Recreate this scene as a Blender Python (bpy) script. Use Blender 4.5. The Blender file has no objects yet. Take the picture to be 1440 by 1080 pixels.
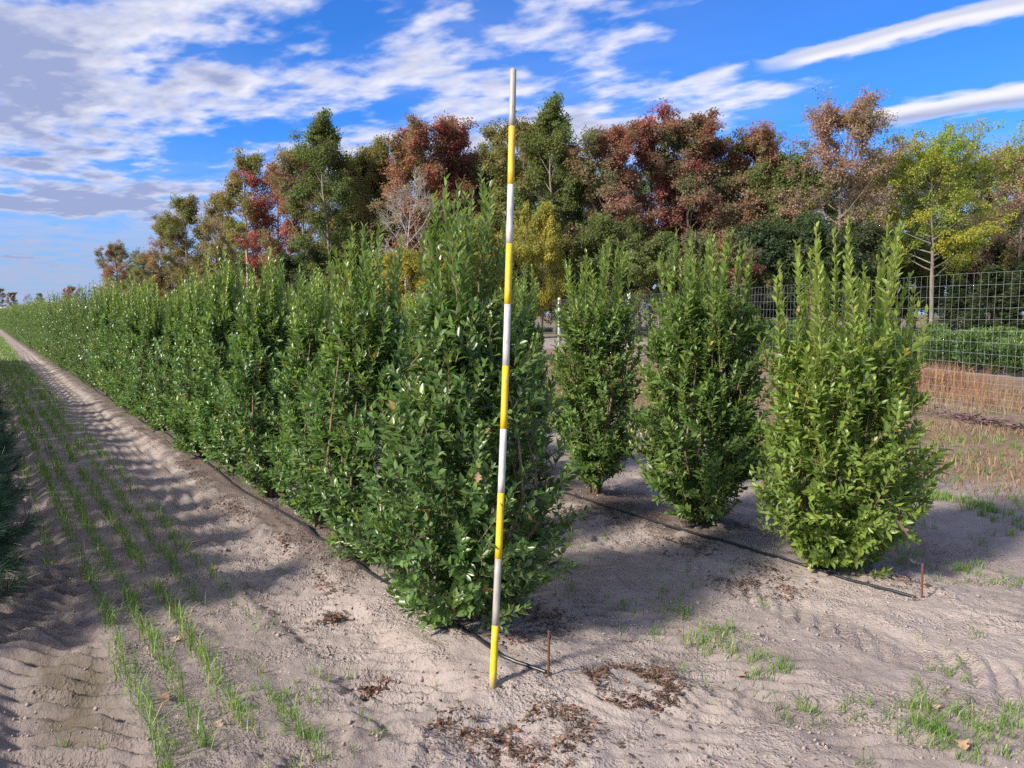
import bpy, math, random
import numpy as np
from mathutils import Matrix, Vector
R = math.radians
SC = bpy.context.scene
COL = SC.collection

# ------------------------------------------------------------------ camera
CAM_H = 1.75
cam_d = bpy.data.cameras.new('camera'); cam = bpy.data.objects.new('camera', cam_d); COL.objects.link(cam)
cam_d.sensor_width = 36.0; cam_d.lens = 36.0 * 1082 / 1440
cam_d.clip_start = 0.05; cam_d.clip_end = 3000
cam.location = (0, 0, CAM_H)
cam.rotation_euler = (R(90 - 5.28), 0, 0)
SC.camera = cam

# ------------------------------------------------------------------ sky and sun
SUN_EL = 33.0
SUN_AZ = 234.5            # direction to the sun, clockwise from +Y (behind the camera, to the left)
SKY_STRENGTH = 0.15
w = bpy.data.worlds.new('World'); SC.world = w; w.use_nodes = True
def build_world():
    nt = w.node_tree; nt.nodes.clear(); N = nt.nodes.new; L = nt.links.new
    def math_(op, a, b=None, c=None, clamp=False):
        n = N('ShaderNodeMath'); n.operation = op; n.use_clamp = clamp
        for i, v in enumerate((a, b, c)):
            if v is None: continue
            if isinstance(v, (int, float)): n.inputs[i].default_value = v
            else: L(v, n.inputs[i])
        return n.outputs[0]
    def smooth(x, lo, hi, a=0.0, b=1.0):
        n = N('ShaderNodeMapRange'); n.interpolation_type = 'SMOOTHSTEP'
        L(x, n.inputs[0]); n.inputs[1].default_value = lo; n.inputs[2].default_value = hi; n.inputs[3].default_value = a; n.inputs[4].default_value = b
        return n.outputs[0]
    def noise(vec, scale, detail, rough=0.55, dist=0.0):
        n = N('ShaderNodeTexNoise'); n.inputs['Scale'].default_value = scale; n.inputs['Detail'].default_value = detail
        n.inputs['Roughness'].default_value = rough; n.inputs['Distortion'].default_value = dist
        L(vec, n.inputs['Vector']); return n.outputs['Fac']
    sky = N('ShaderNodeTexSky'); sky.sky_type = 'NISHITA'; sky.sun_disc = False
    sky.sun_elevation = R(SUN_EL); sky.sun_rotation = R(SUN_AZ)
    sky.air_density = 1.0; sky.dust_density = 0.4; sky.ozone_density = 3.0
    tint = N('ShaderNodeMix'); tint.data_type = 'RGBA'; tint.blend_type = 'MULTIPLY'; tint.inputs[0].default_value = 1.0
    L(sky.outputs[0], tint.inputs[6]); tint.inputs[7].default_value = (0.095, 0.262, 0.520, 1)
    tc = N('ShaderNodeTexCoord'); sep = N('ShaderNodeSeparateXYZ'); L(tc.outputs['Generated'], sep.inputs[0])
    X, Y, Z = sep.outputs
    zz = math_('MAXIMUM', math_('ADD', Z, 0.06), 0.03)      # the deck curves down with the earth
    px = math_('DIVIDE', X, zz); py = math_('DIVIDE', Y, zz)
    # cloud deck coordinates: s along the streets of cloud, q across them
    s = math_('ADD', math_('MULTIPLY', px, -0.75), math_('MULTIPLY', py, 0.66))
    q = math_('ADD', math_('MULTIPLY', px, 0.66), math_('MULTIPLY', py, 0.75))
    def comb(a, b, z=0.0):
        n = N('ShaderNodeCombineXYZ'); L(a, n.inputs[0]); L(b, n.inputs[1]); n.inputs[2].default_value = z; return n.outputs[0]
    v1 = comb(math_('MULTIPLY', s, 0.72), math_('MULTIPLY', q, 1.0), CLOUD_Z)
    v2 = comb(math_('MULTIPLY', s, 0.8), math_('MULTIPLY', q, 1.2), 9.1)
    n0 = noise(v1, 0.95, 2, 0.5, 0.0)                       # large masses
    n1 = noise(v1, 4.2, 5, 0.52, 0.1)                      # puffs
    n2 = noise(v2, 11.0, 4, 0.55, 0.1)                       # ragged edges
    n3 = noise(v2, 1.2, 3, 0.5)
    body = math_('ADD', math_('MULTIPLY', n0, 0.62), math_('ADD', math_('MULTIPLY', n1, 0.60), math_('MULTIPLY', n2, 0.13)))
    # more cloud to the left of the view (large s), clearer to the right
    cover = math_('ADD', smooth(s, 0.55, 2.0, -0.13, 0.035), smooth(s, 2.6, 5.0, 0.0, -0.02))
    cover = math_('ADD', cover, math_('ADD', smooth(q, 1.75, 2.45, 0.05, 0.0), smooth(q, 0.2, 1.3, 0.13, 0.0)))  # last term: unseen cloud overhead and behind, added for neutral fill light
    d = math_('ADD', body, cover)
    dens = smooth(d, 0.645, 0.83)
    def streak(q0, wid, slope, s1, off):
        wob = math_('MULTIPLY', math_('SUBTRACT', n3, 0.5), 0.30)
        qq = math_('ADD', math_('SUBTRACT', math_('SUBTRACT', q, q0), math_('MULTIPLY', s, slope)), wob)
        wloc = math_('MULTIPLY', math_('ADD', -0.15, math_('ADD', n2, n1)), wid)
        g = smooth(math_('DIVIDE', math_('ABSOLUTE', qq), wloc), 0.35, 1.0, 1.0, 0.0)
        end = smooth(math_('ADD', s, math_('MULTIPLY', n1, 0.5)), s1, s1 + 0.3, 1.0, 0.0)
        return math_('MULTIPLY', g, end), math_('DIVIDE', qq, wloc)
    st1, e1 = streak(*STREAK1); st2, e2 = streak(*STREAK2)
    st = math_('MAXIMUM', st1, st2)
    # thin veil
    veil = math_('MULTIPLY', smooth(n0, 0.40, 0.66), smooth(s, 0.8, 3.0, 0.04, 0.30))
    dens = math_('MAXIMUM', math_('MAXIMUM', dens, st), veil)
    dens = math_('MAXIMUM', dens, math_('MULTIPLY', smooth(Z, 0.22, 0.02, 0.0, 0.95), smooth(n1, 0.30, 0.60, 0.55, 1.0)))      # far cloud closes up above the horizon
    # lit rims white, thick undersides blue grey (cells of the broken deck, shaded on the side away from the sun)
    vs = comb(math_('ADD', math_('MULTIPLY', s, 0.72), 0.02), math_('ADD', q, 0.06), CLOUD_Z)
    n1b = noise(vs, 4.2, 5, 0.52, 0.1)
    relief = math_('MULTIPLY', math_('SUBTRACT', n1b, n1), 3.0)
    thick = math_('ADD', math_('ADD', smooth(d, 0.72, 0.90), smooth(s, 1.8, 4.5, 0.0, 0.28)), relief, None, True)
    thick = math_('MAXIMUM', thick, smooth(Z, 0.24, 0.05, 0.0, 0.85))
    sthick = math_('MAXIMUM', math_('MULTIPLY', st1, smooth(e1, -0.2, 0.3, 0.45, 0.0)), math_('MULTIPLY', st2, smooth(e2, -0.3, 0.4, 0.0, 0.85)))
    thick = math_('MAXIMUM', math_('MULTIPLY', thick, math_('SUBTRACT', 1.0, st)), sthick)
    cc = N('ShaderNodeMix'); cc.data_type = 'RGBA'; L(thick, cc.inputs[0])
    k = 1.0 / SKY_STRENGTH
    cc.inputs[6].default_value = (CL_LIT[0] * k, CL_LIT[1] * k, CL_LIT[2] * k, 1); cc.inputs[7].default_value = (CL_DARK[0] * k, CL_DARK[1] * k, CL_DARK[2] * k, 1)
    mix = N('ShaderNodeMix'); mix.data_type = 'RGBA'
    L(math_('MULTIPLY', dens, 0.95), mix.inputs[0]); L(tint.outputs[2], mix.inputs[6]); L(cc.outputs[2], mix.inputs[7])
    bg = N('ShaderNodeBackground'); bg.inputs['Strength'].default_value = SKY_STRENGTH
    out = N('ShaderNodeOutputWorld'); L(mix.outputs[2], bg.inputs['Color']); L(bg.outputs[0], out.inputs[0])
CLOUD_Z = 3.7
STREAK1 = (2.62, 0.13, -0.04, 1.15, 0.0); STREAK2 = (3.42, 0.22, -0.05, 1.25, 0.0)
CL_LIT = (0.370, 0.362, 0.385); CL_DARK = (0.135, 0.158, 0.250)
build_world()
sun_d = bpy.data.lights.new('sun', 'SUN'); sun_d.energy = 2.9; sun_d.angle = R(6.0); sun_d.color = (1.0, 0.91, 0.79)
sun = bpy.data.objects.new('sun', sun_d); COL.objects.link(sun)
to_sun = Vector((math.sin(R(SUN_AZ)) * math.cos(R(SUN_EL)), math.cos(R(SUN_AZ)) * math.cos(R(SUN_EL)), math.sin(R(SUN_EL))))
sun.rotation_euler = to_sun.to_track_quat('Z', 'Y').to_euler(); sun.location = (0, 0, 60)
SC.view_settings.view_transform = 'Standard'; SC.view_settings.look = 'None'
SC.view_settings.gamma = 1.0; SC.view_settings.use_curve_mapping = False
SC.view_settings.exposure = 1.42
SC.render.engine = 'CYCLES'
SC.cycles.use_denoising = False
SC.cycles.max_bounces = 7; SC.cycles.diffuse_bounces = 3; SC.cycles.glossy_bounces = 2; SC.cycles.transmission_bounces = 4

# ------------------------------------------------------------------ frames of reference
TH = R(-34.614)                                   # the planting rows run this way (from +Y)
AX = np.array([math.sin(TH), math.cos(TH)]); BX = np.array([math.cos(TH), -math.sin(TH)])
ROW_ROT = -TH                                     # rotation about z that turns +Y onto the row direction
def xy(u, v): return AX[0] * u + BX[0] * v, AX[1] * u + BX[1] * v
def to_uw(x, y): return x * AX[0] + y * AX[1], x * BX[0] + y * BX[1]

_lat = np.random.default_rng(5).random((256, 256))
def vnoise(x, y):
    x = np.asarray(x, float); y = np.asarray(y, float)
    xi = np.floor(x).astype(int); yi = np.floor(y).astype(int); fx = x - xi; fy = y - yi
    fx = fx * fx * (3 - 2 * fx); fy = fy * fy * (3 - 2 * fy)
    a = _lat[xi & 255, yi & 255]; b = _lat[(xi + 1) & 255, yi & 255]; c = _lat[xi & 255, (yi + 1) & 255]; d = _lat[(xi + 1) & 255, (yi + 1) & 255]
    return (a * (1 - fx) + b * fx) * (1 - fy) + (c * (1 - fx) + d * fx) * fy - 0.5
def sst(x, a, b):
    t = np.clip((x - a) / (b - a), 0, 1); return t * t * (3 - 2 * t)
def band(x, c, hw, soft): return 1 - sst(np.abs(x - c), hw - soft, hw + soft)

ROW1, ROW2 = 2.12, 4.66
def ground_uw(u, v):
    u = np.asarray(u, float); v = np.asarray(v, float)
    fade = 1 - sst(np.hypot(u - 3.5, v - 2.5), 18, 60)
    h = 0.05 * vnoise(u * 0.45 + 3, v * 0.45 + 7)
    near = 1 - sst(np.hypot(u - 3.5, v - 2.5), 7, 16)
    rough = 0.6 + 0.8 * sst(vnoise(u * 0.8 + 40, v * 0.8 + 2), -0.1, 0.3)
    h = h + near * rough * (0.026 * vnoise(u * 3.1, v * 3.1 + 9) + 0.018 * vnoise(u * 7.3 + 5, v * 8.3) + 0.018 * (np.abs(vnoise(u * 11 + 31, v * 12 + 3)) - .12) + 0.022 * vnoise(u * 17, v * 17 + 4) + 0.026 * (np.abs(vnoise(u * 23, v * 25 + 14)) - .12) + 0.014 * vnoise(u * 33, v * 31 + 7))
    cl = sst(vnoise(u * 13 + 60, v * 13 + 22), 0.22, 0.42)
    h = h + near * 0.010 * cl * sst(vnoise(u * 1.3 + 11, v * 1.3), -0.1, 0.3)
    # raised planting strips
    h = h + 0.055 * band(v, ROW1, 0.28, 0.25) * sst(u, 1.9, 3.2) + 0.05 * band(v, ROW2, 0.28, 0.25) * sst(u, 1.2, 2.6)
    # wheel tracks with tread bars
    wig = 0.05 * vnoise(u * 0.6, 3.3)
    def track(c, hw, depth, bars, period, skew, u0, u1, ph=0.0):
        m = band(v + wig, c, hw, 0.07) * sst(u, u0, u0 + 0.5) * (1 - sst(u, u1 - 3, u1))
        pat = 0.55 + 0.9 * vnoise(u * 1.1 + c * 9, v * 2.2) + 0.9 * vnoise(u * 5 + c, v * 6)
        x = (u + skew * (v - c) + 0.09 * vnoise(u * 3, v * 3 + c) + 0.035 * vnoise(u * 9, v * 9)) / period + ph
        t = x - np.floor(x)
        ridge = sst(t, 0.08, 0.25) * (1 - sst(t, 0.5, 0.92))
        lip = band(np.abs(v + wig - c), hw + 0.06, 0.06, 0.05) * sst(u, u0, u0 + 0.5)
        return m * (-depth + bars * ridge * np.clip(pat, 0, 1)) + lip * depth * 0.22
    h = h + track(0.20, 0.22, 0.055, 0.085, 0.140, 0.95, 2.2, 90) + track(1.52, 0.22, 0.036, 0.036, 0.115, 0.8, 2.6, 90, 0.3)
    h = h + track(2.95, 0.17, 0.022, 0.032, 0.12, 0.8, 1.2, 40, 0.2) + track(3.92, 0.17, 0.022, 0.032, 0.12, -0.8, 1.0, 40, 0.6)
    h = h + track(5.75, 0.19, 0.024, 0.032, 0.12, 0.8, 0.0, 40, 0.1)
    # turning tracks across the row ends
    for (cu, cv, rad, ph) in ((-1.2, 0.6, 3.25, 0.0), (-1.2, 0.6, 4.0, 0.4), (-2.6, 3.2, 3.9, 0.2), (-2.6, 3.2, 4.75, 0.2)):
        rr = np.hypot(u - cu, v - cv); an = np.arctan2(v - cv, u - cu)
        m = band(rr + 0.04 * vnoise(an * 6, rad), rad, 0.15, 0.07) * sst(v, 1.75, 2.15) * (1 - sst(v, 5.6, 6.5))
        x = (an * rad + 0.8 * (rr - rad) + 0.12 * vnoise(u * 4, v * 4)) / 0.12 + ph; t = x - np.floor(x)
        ridge = sst(t, 0.05, 0.35) * (1 - sst(t, 0.55, 0.9))
        h = h + m * (-0.012 + 0.022 * ridge * np.clip(0.15 + 1.6 * vnoise(u * 1.7 + rad, v * 1.7) + vnoise(u * 6, v * 6), 0, 1))
    return h * fade
def gz(x, y):
    u, v = to_uw(x, y); return float(ground_uw(u, v))

# ------------------------------------------------------------------ mesh helpers
class MB:
    def __init__(self): self.v = []; self.f = []; self.n = 0; self.att = []
    def add(self, v, faces, att=None):
        v = np.asarray(v, float).reshape(-1, 3)
        for f in (faces if isinstance(faces, list) else [faces]):
            self.f.append(np.asarray(f, int) + self.n)
        self.v.append(v); self.n += len(v)
        self.att.append(np.full(len(v), 0.0) if att is None else np.broadcast_to(np.asarray(att, float), (len(v),)))
    def tube(self, pts, rad, sides=6, caps=True, att=None):
        pts = np.asarray(pts, float); n = len(pts); rad = np.broadcast_to(np.asarray(rad, float), (n,))
        tan = np.gradient(pts, axis=0); tan /= np.linalg.norm(tan, axis=1)[:, None] + 1e-9
        ref = np.array([0.31, 0.94, 0.12]) if abs(tan[0, 2]) > 0.7 else np.array([0, 0, 1.0])
        a = np.cross(tan, ref); a /= np.linalg.norm(a, axis=1)[:, None] + 1e-9
        b = np.cross(tan, a)
        ang = np.arange(sides) * 2 * math.pi / sides
        ring = pts[:, None, :] + rad[:, None, None] * (np.cos(ang)[None, :, None] * a[:, None, :] + np.sin(ang)[None, :, None] * b[:, None, :])
        i = np.arange(n - 1)[:, None] * sides; k = np.arange(sides)[None, :]; k2 = (k + 1) % sides
        q = np.stack([i + k, i + k2, i + sides + k2, i + sides + k], -1).reshape(-1, 4)
        fs = [q]
        if caps and sides > 2:
            fs.append(np.arange(sides)[::-1][None, :]); fs.append((np.arange(sides) + (n - 1) * sides)[None, :])
        self.add(ring.reshape(-1, 3), fs, att)
    def box(self, x0, x1, y0, y1, z0, z1):
        v = [(x, y, z) for z in (z0, z1) for y in (y0, y1) for x in (x0, x1)]
        self.add(v, np.array([(0, 2, 3, 1), (4, 5, 7, 6), (0, 1, 5, 4), (2, 6, 7, 3), (0, 4, 6, 2), (1, 3, 7, 5)]))
    def mesh(self, name, mat=None, smooth=False, attname=None):
        me = bpy.data.meshes.new(name)
        v = np.concatenate(self.v); me.vertices.add(len(v)); me.vertices.foreach_set('co', v.astype(np.float32).ravel())
        lv = np.concatenate([f.ravel() for f in self.f]); cnt = np.concatenate([np.full(len(f), f.shape[1]) for f in self.f])
        me.loops.add(len(lv)); me.loops.foreach_set('vertex_index', lv.astype(np.int32))
        me.polygons.add(len(cnt)); st = np.concatenate([[0], np.cumsum(cnt)[:-1]])
        me.polygons.foreach_set('loop_start', st.astype(np.int32)); me.polygons.foreach_set('loop_total', cnt.astype(np.int32))
        if smooth: me.polygons.foreach_set('use_smooth', np.ones(len(cnt), bool))
        if attname:
            at = me.attributes.new(attname, 'FLOAT', 'POINT'); at.data.foreach_set('value', np.concatenate(self.att).astype(np.float32))
        me.update(calc_edges=True)
        if mat: me.materials.append(mat)
        return me
def link(name, data, parent=None, loc=None, rot=None):
    o = bpy.data.objects.new(name, data); COL.objects.link(o)
    if parent: o.parent = parent
    if loc is not None: o.location = loc
    if rot is not None: o.rotation_euler = rot
    return o
def tag(o, label=None, cat=None, group=None, kind=None):
    if label: o['label'] = label
    if cat: o['category'] = cat
    if group: o['group'] = group
    if kind: o['kind'] = kind
    return o
def thing(name, label, cat, loc=(0, 0, 0), rz=0.0, group=None):
    o = link(name, None, None, loc, (0, 0, rz)); o.empty_display_size = 0.2
    return tag(o, label, cat, group)

# ------------------------------------------------------------------ materials
def nodes(name):
    m = bpy.data.materials.new(name); m.use_nodes = True; nt = m.node_tree; nt.nodes.clear()
    out = nt.nodes.new('ShaderNodeOutputMaterial')
    return m, nt, out
def ramp(nt, fac, stops):
    r = nt.nodes.new('ShaderNodeValToRGB'); e = r.color_ramp.elements
    while len(e) > len(stops): e.remove(e[-1])
    while len(e) < len(stops): e.new(0.5)
    for el, (p, c) in zip(e, stops): el.position = p; el.color = (*c, 1)
    nt.links.new(fac, r.inputs[0]); return r.outputs[0]
def mixc(nt, fac, a, b, mode='MIX'):
    n = nt.nodes.new('ShaderNodeMix'); n.data_type = 'RGBA'; n.blend_type = mode
    for i, v in ((0, fac), (6, a), (7, b)):
        if isinstance(v, (int, float)): n.inputs[i].default_value = v
        elif isinstance(v, tuple): n.inputs[i].default_value = (*v, 1)
        else: nt.links.new(v, n.inputs[i])
    return n.outputs[2]
def mth(nt, op, a, b=0.0, clamp=False):
    n = nt.nodes.new('ShaderNodeMath'); n.operation = op; n.use_clamp = clamp
    for i, v in ((0, a), (1, b)):
        if isinstance(v, (int, float)): n.inputs[i].default_value = v
        else: nt.links.new(v, n.inputs[i])
    return n.outputs[0]
def noise_n(nt, scale, detail=4, rough=0.6, vec=None, dist=0.0):
    n = nt.nodes.new('ShaderNodeTexNoise'); n.inputs['Scale'].default_value = scale; n.inputs['Detail'].default_value = detail
    n.inputs['Roughness'].default_value = rough; n.inputs['Distortion'].default_value = dist
    if vec is not None: nt.links.new(vec, n.inputs['Vector'])
    return n.outputs['Fac']
def objcoord(nt): return nt.nodes.new('ShaderNodeTexCoord').outputs['Object']
def position(nt): return nt.nodes.new('ShaderNodeNewGeometry').outputs['Position']

def leaf_material(name, dark, mid, light, rough=0.4, trans=0.25, att=None, young=None, clump=0.0, dead=None, spec=0.5, deadp=0.985):
    """foliage: colour varies leaf by leaf (random per island / per object) and clump by clump"""
    m, nt, out = nodes(name); L = nt.links.new
    geo = nt.nodes.new('ShaderNodeNewGeometry'); oi = nt.nodes.new('ShaderNodeObjectInfo')
    rnd = mth(nt, 'FRACT', mth(nt, 'ADD', geo.outputs['Random Per Island'], oi.outputs['Random']))
    col = ramp(nt, rnd, [(0.0, dark), (0.5, mid), (1.0, light)])
    if clump:
        addv = nt.nodes.new('ShaderNodeVectorMath'); L(objcoord(nt), addv.inputs[0])
        cm = nt.nodes.new('ShaderNodeCombineXYZ'); L(mth(nt, 'MULTIPLY', oi.outputs['Random'], 57.0), cm.inputs[0]); L(cm.outputs[0], addv.inputs[1])
        nz = noise_n(nt, clump, 3, 0.6, addv.outputs[0])
        col2 = ramp(nt, rnd, [(0.0, tuple(c * 0.8 for c in young)), (1.0, young)])
        fac = nt.nodes.new('ShaderNodeMapRange'); L(nz, fac.inputs[0]); fac.inputs[1].default_value = 0.40; fac.inputs[2].default_value = 0.62
        col = mixc(nt, fac.outputs[0], col, col2)
    elif att:
        a = nt.nodes.new('ShaderNodeAttribute'); a.attribute_name = att
        col2 = ramp(nt, rnd, [(0.0, tuple(c * 0.7 for c in young)), (1.0, young)])
        col = mixc(nt, a.outputs['Fac'], col, col2)
    if dead:
        r2 = mth(nt, 'FRACT', mth(nt, 'MULTIPLY', rnd, 91.7))
        col = mixc(nt, mth(nt, 'GREATER_THAN', r2, deadp), col, dead)
    hs = nt.nodes.new('ShaderNodeHueSaturation'); L(col, hs.inputs['Color'])
    L(mth(nt, 'ADD', mth(nt, 'MULTIPLY', oi.outputs['Random'], 0.25), 0.88), hs.inputs['Value'])
    p = nt.nodes.new('ShaderNodeBsdfPrincipled'); L(hs.outputs[0], p.inputs['Base Color'])
    p.inputs['Roughness'].default_value = rough; p.inputs['Specular IOR Level'].default_value = spec
    tr = nt.nodes.new('ShaderNodeBsdfTranslucent'); L(mixc(nt, 1.0, hs.outputs[0], (1.5, 1.5, 0.7), 'MULTIPLY'), tr.inputs['Color'])
    ms = nt.nodes.new('ShaderNodeMixShader'); ms.inputs[0].default_value = trans
    L(p.outputs[0], ms.inputs[1]); L(tr.outputs[0], ms.inputs[2]); L(ms.outputs[0], out.inputs[0])
    return m
def solid(name, c1, c2, scale=8.0, rough=0.8, bump=0.0, stretch=None, metal=0.0, bscale=None, spec=0.4):
    m, nt, out = nodes(name); L = nt.links.new
    vec = objcoord(nt)
    if stretch:
        mp = nt.nodes.new('ShaderNodeMapping'); mp.inputs['Scale'].default_value = stretch; L(vec, mp.inputs[0]); vec = mp.outputs[0]
    nz = noise_n(nt, scale, 5, 0.65, vec)
    col = ramp(nt, nz, [(0.3, c1), (0.7, c2)])
    p = nt.nodes.new('ShaderNodeBsdfPrincipled'); L(col, p.inputs['Base Color']); p.inputs['Roughness'].default_value = rough
    p.inputs['Metallic'].default_value = metal; p.inputs['Specular IOR Level'].default_value = spec
    if bump:
        b = nt.nodes.new('ShaderNodeBump'); b.inputs['Strength'].default_value = bump; b.inputs['Distance'].default_value = 0.01
        L(noise_n(nt, bscale or scale * 2, 4, 0.6, vec), b.inputs['Height']); L(b.outputs[0], p.inputs['Normal'])
    L(p.outputs[0], out.inputs[0]); return m

LEAF_DARK, LEAF_MID, LEAF_LIGHT, LEAF_YOUNG = (0.040, 0.092, 0.032), (0.090, 0.185, 0.052), (0.175, 0.290, 0.085), (0.290, 0.380, 0.085)
M = {}
M['leaf'] = leaf_material('shrub_leaf', LEAF_DARK, LEAF_MID, LEAF_LIGHT, 0.36, 0.36, 'young', LEAF_YOUNG, spec=0.7, dead=(0.36, 0.24, 0.08), deadp=0.993)
M['leaf_bright'] = leaf_material('shrub_leaf_bright', (0.105, 0.180, 0.040), (0.175, 0.270, 0.055), (0.250, 0.340, 0.070), 0.38, 0.38, 'young', (0.36, 0.44, 0.09), dead=(0.42, 0.34, 0.07), deadp=0.992)
M['leaf_mid'] = leaf_material('shrub_leaf_mid', (0.065, 0.130, 0.036), (0.125, 0.225, 0.055), (0.205, 0.315, 0.080), 0.38, 0.38, 'young', (0.32, 0.41, 0.09), dead=(0.40, 0.30, 0.08), deadp=0.993)
M['stem'] = solid('shrub_stem', (0.13, 0.085, 0.06), (0.26, 0.18, 0.12), 40, 0.75)
M['bark'] = solid('tree_bark', (0.11, 0.09, 0.075), (0.27, 0.235, 0.20), 6, 0.9, 0.6, (1, 1, 0.25))
M['bark_pale'] = solid('tree_bark_pale', (0.30, 0.27, 0.23), (0.46, 0.42, 0.36), 6, 0.9, 0.4, (1, 1, 0.25))
M['needle'] = leaf_material('pine_needle', (0.022, 0.062, 0.034), (0.034, 0.088, 0.046), (0.060, 0.125, 0.062), 0.45, 0.2)
M['grass'] = leaf_material('green_grass', (0.095, 0.190, 0.035), (0.145, 0.265, 0.050), (0.240, 0.350, 0.080), 0.45, 0.30, dead=(0.42, 0.36, 0.17), deadp=0.93)
M['straw'] = leaf_material('dry_straw', (0.22, 0.130, 0.080), (0.32, 0.205, 0.130), (0.42, 0.30, 0.19), 0.7, 0.25, dead=(0.14, 0.20, 0.05), deadp=0.85)
M['redgrass'] = leaf_material('red_dry_grass', (0.25, 0.125, 0.070), (0.33, 0.175, 0.095), (0.42, 0.27, 0.15), 0.7, 0.25)
M['litter'] = leaf_material('leaf_litter', (0.050, 0.030, 0.020), (0.095, 0.058, 0.036), (0.22, 0.125, 0.07), 0.75, 0.05, dead=(0.32, 0.12, 0.06), deadp=0.95)
M['oakleaf'] = leaf_material('oak_leaf', (0.34, 0.20, 0.12), (0.45, 0.29, 0.18), (0.52, 0.38, 0.26), 0.6, 0.15)
M['chip'] = leaf_material('pale_chip', (0.40, 0.36, 0.30), (0.55, 0.50, 0.42), (0.70, 0.66, 0.55), 0.8, 0.0)
M['soil_clod'] = solid('soil_clod', (0.26, 0.205, 0.18), (0.36, 0.29, 0.26), 30, 0.95)
M['yew'] = leaf_material('yew_leaf', (0.020, 0.050, 0.014), (0.036, 0.085, 0.020), (0.085, 0.150, 0.030), 0.5, 0.15, 'young', (0.14, 0.22, 0.045))
M['wire'] = solid('galvanised_wire', (0.38, 0.40, 0.41), (0.52, 0.54, 0.55), 30, 0.5, metal=0.3)
M['post'] = solid('weathered_post', (0.40, 0.37, 0.33), (0.62, 0.59, 0.55), 9, 0.9, 0.4, (1, 1, 0.2))
M['hose'] = solid('black_polythene', (0.010, 0.012, 0.016), (0.028, 0.031, 0.036), 60, 0.34, spec=0.6)
M['rust'] = solid('rusty_steel', (0.085, 0.032, 0.018), (0.19, 0.075, 0.035), 90, 0.85, 0.4)
M['shed'] = solid('white_sheet', (0.68, 0.68, 0.68), (0.80, 0.80, 0.80), 2, 0.6)

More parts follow.
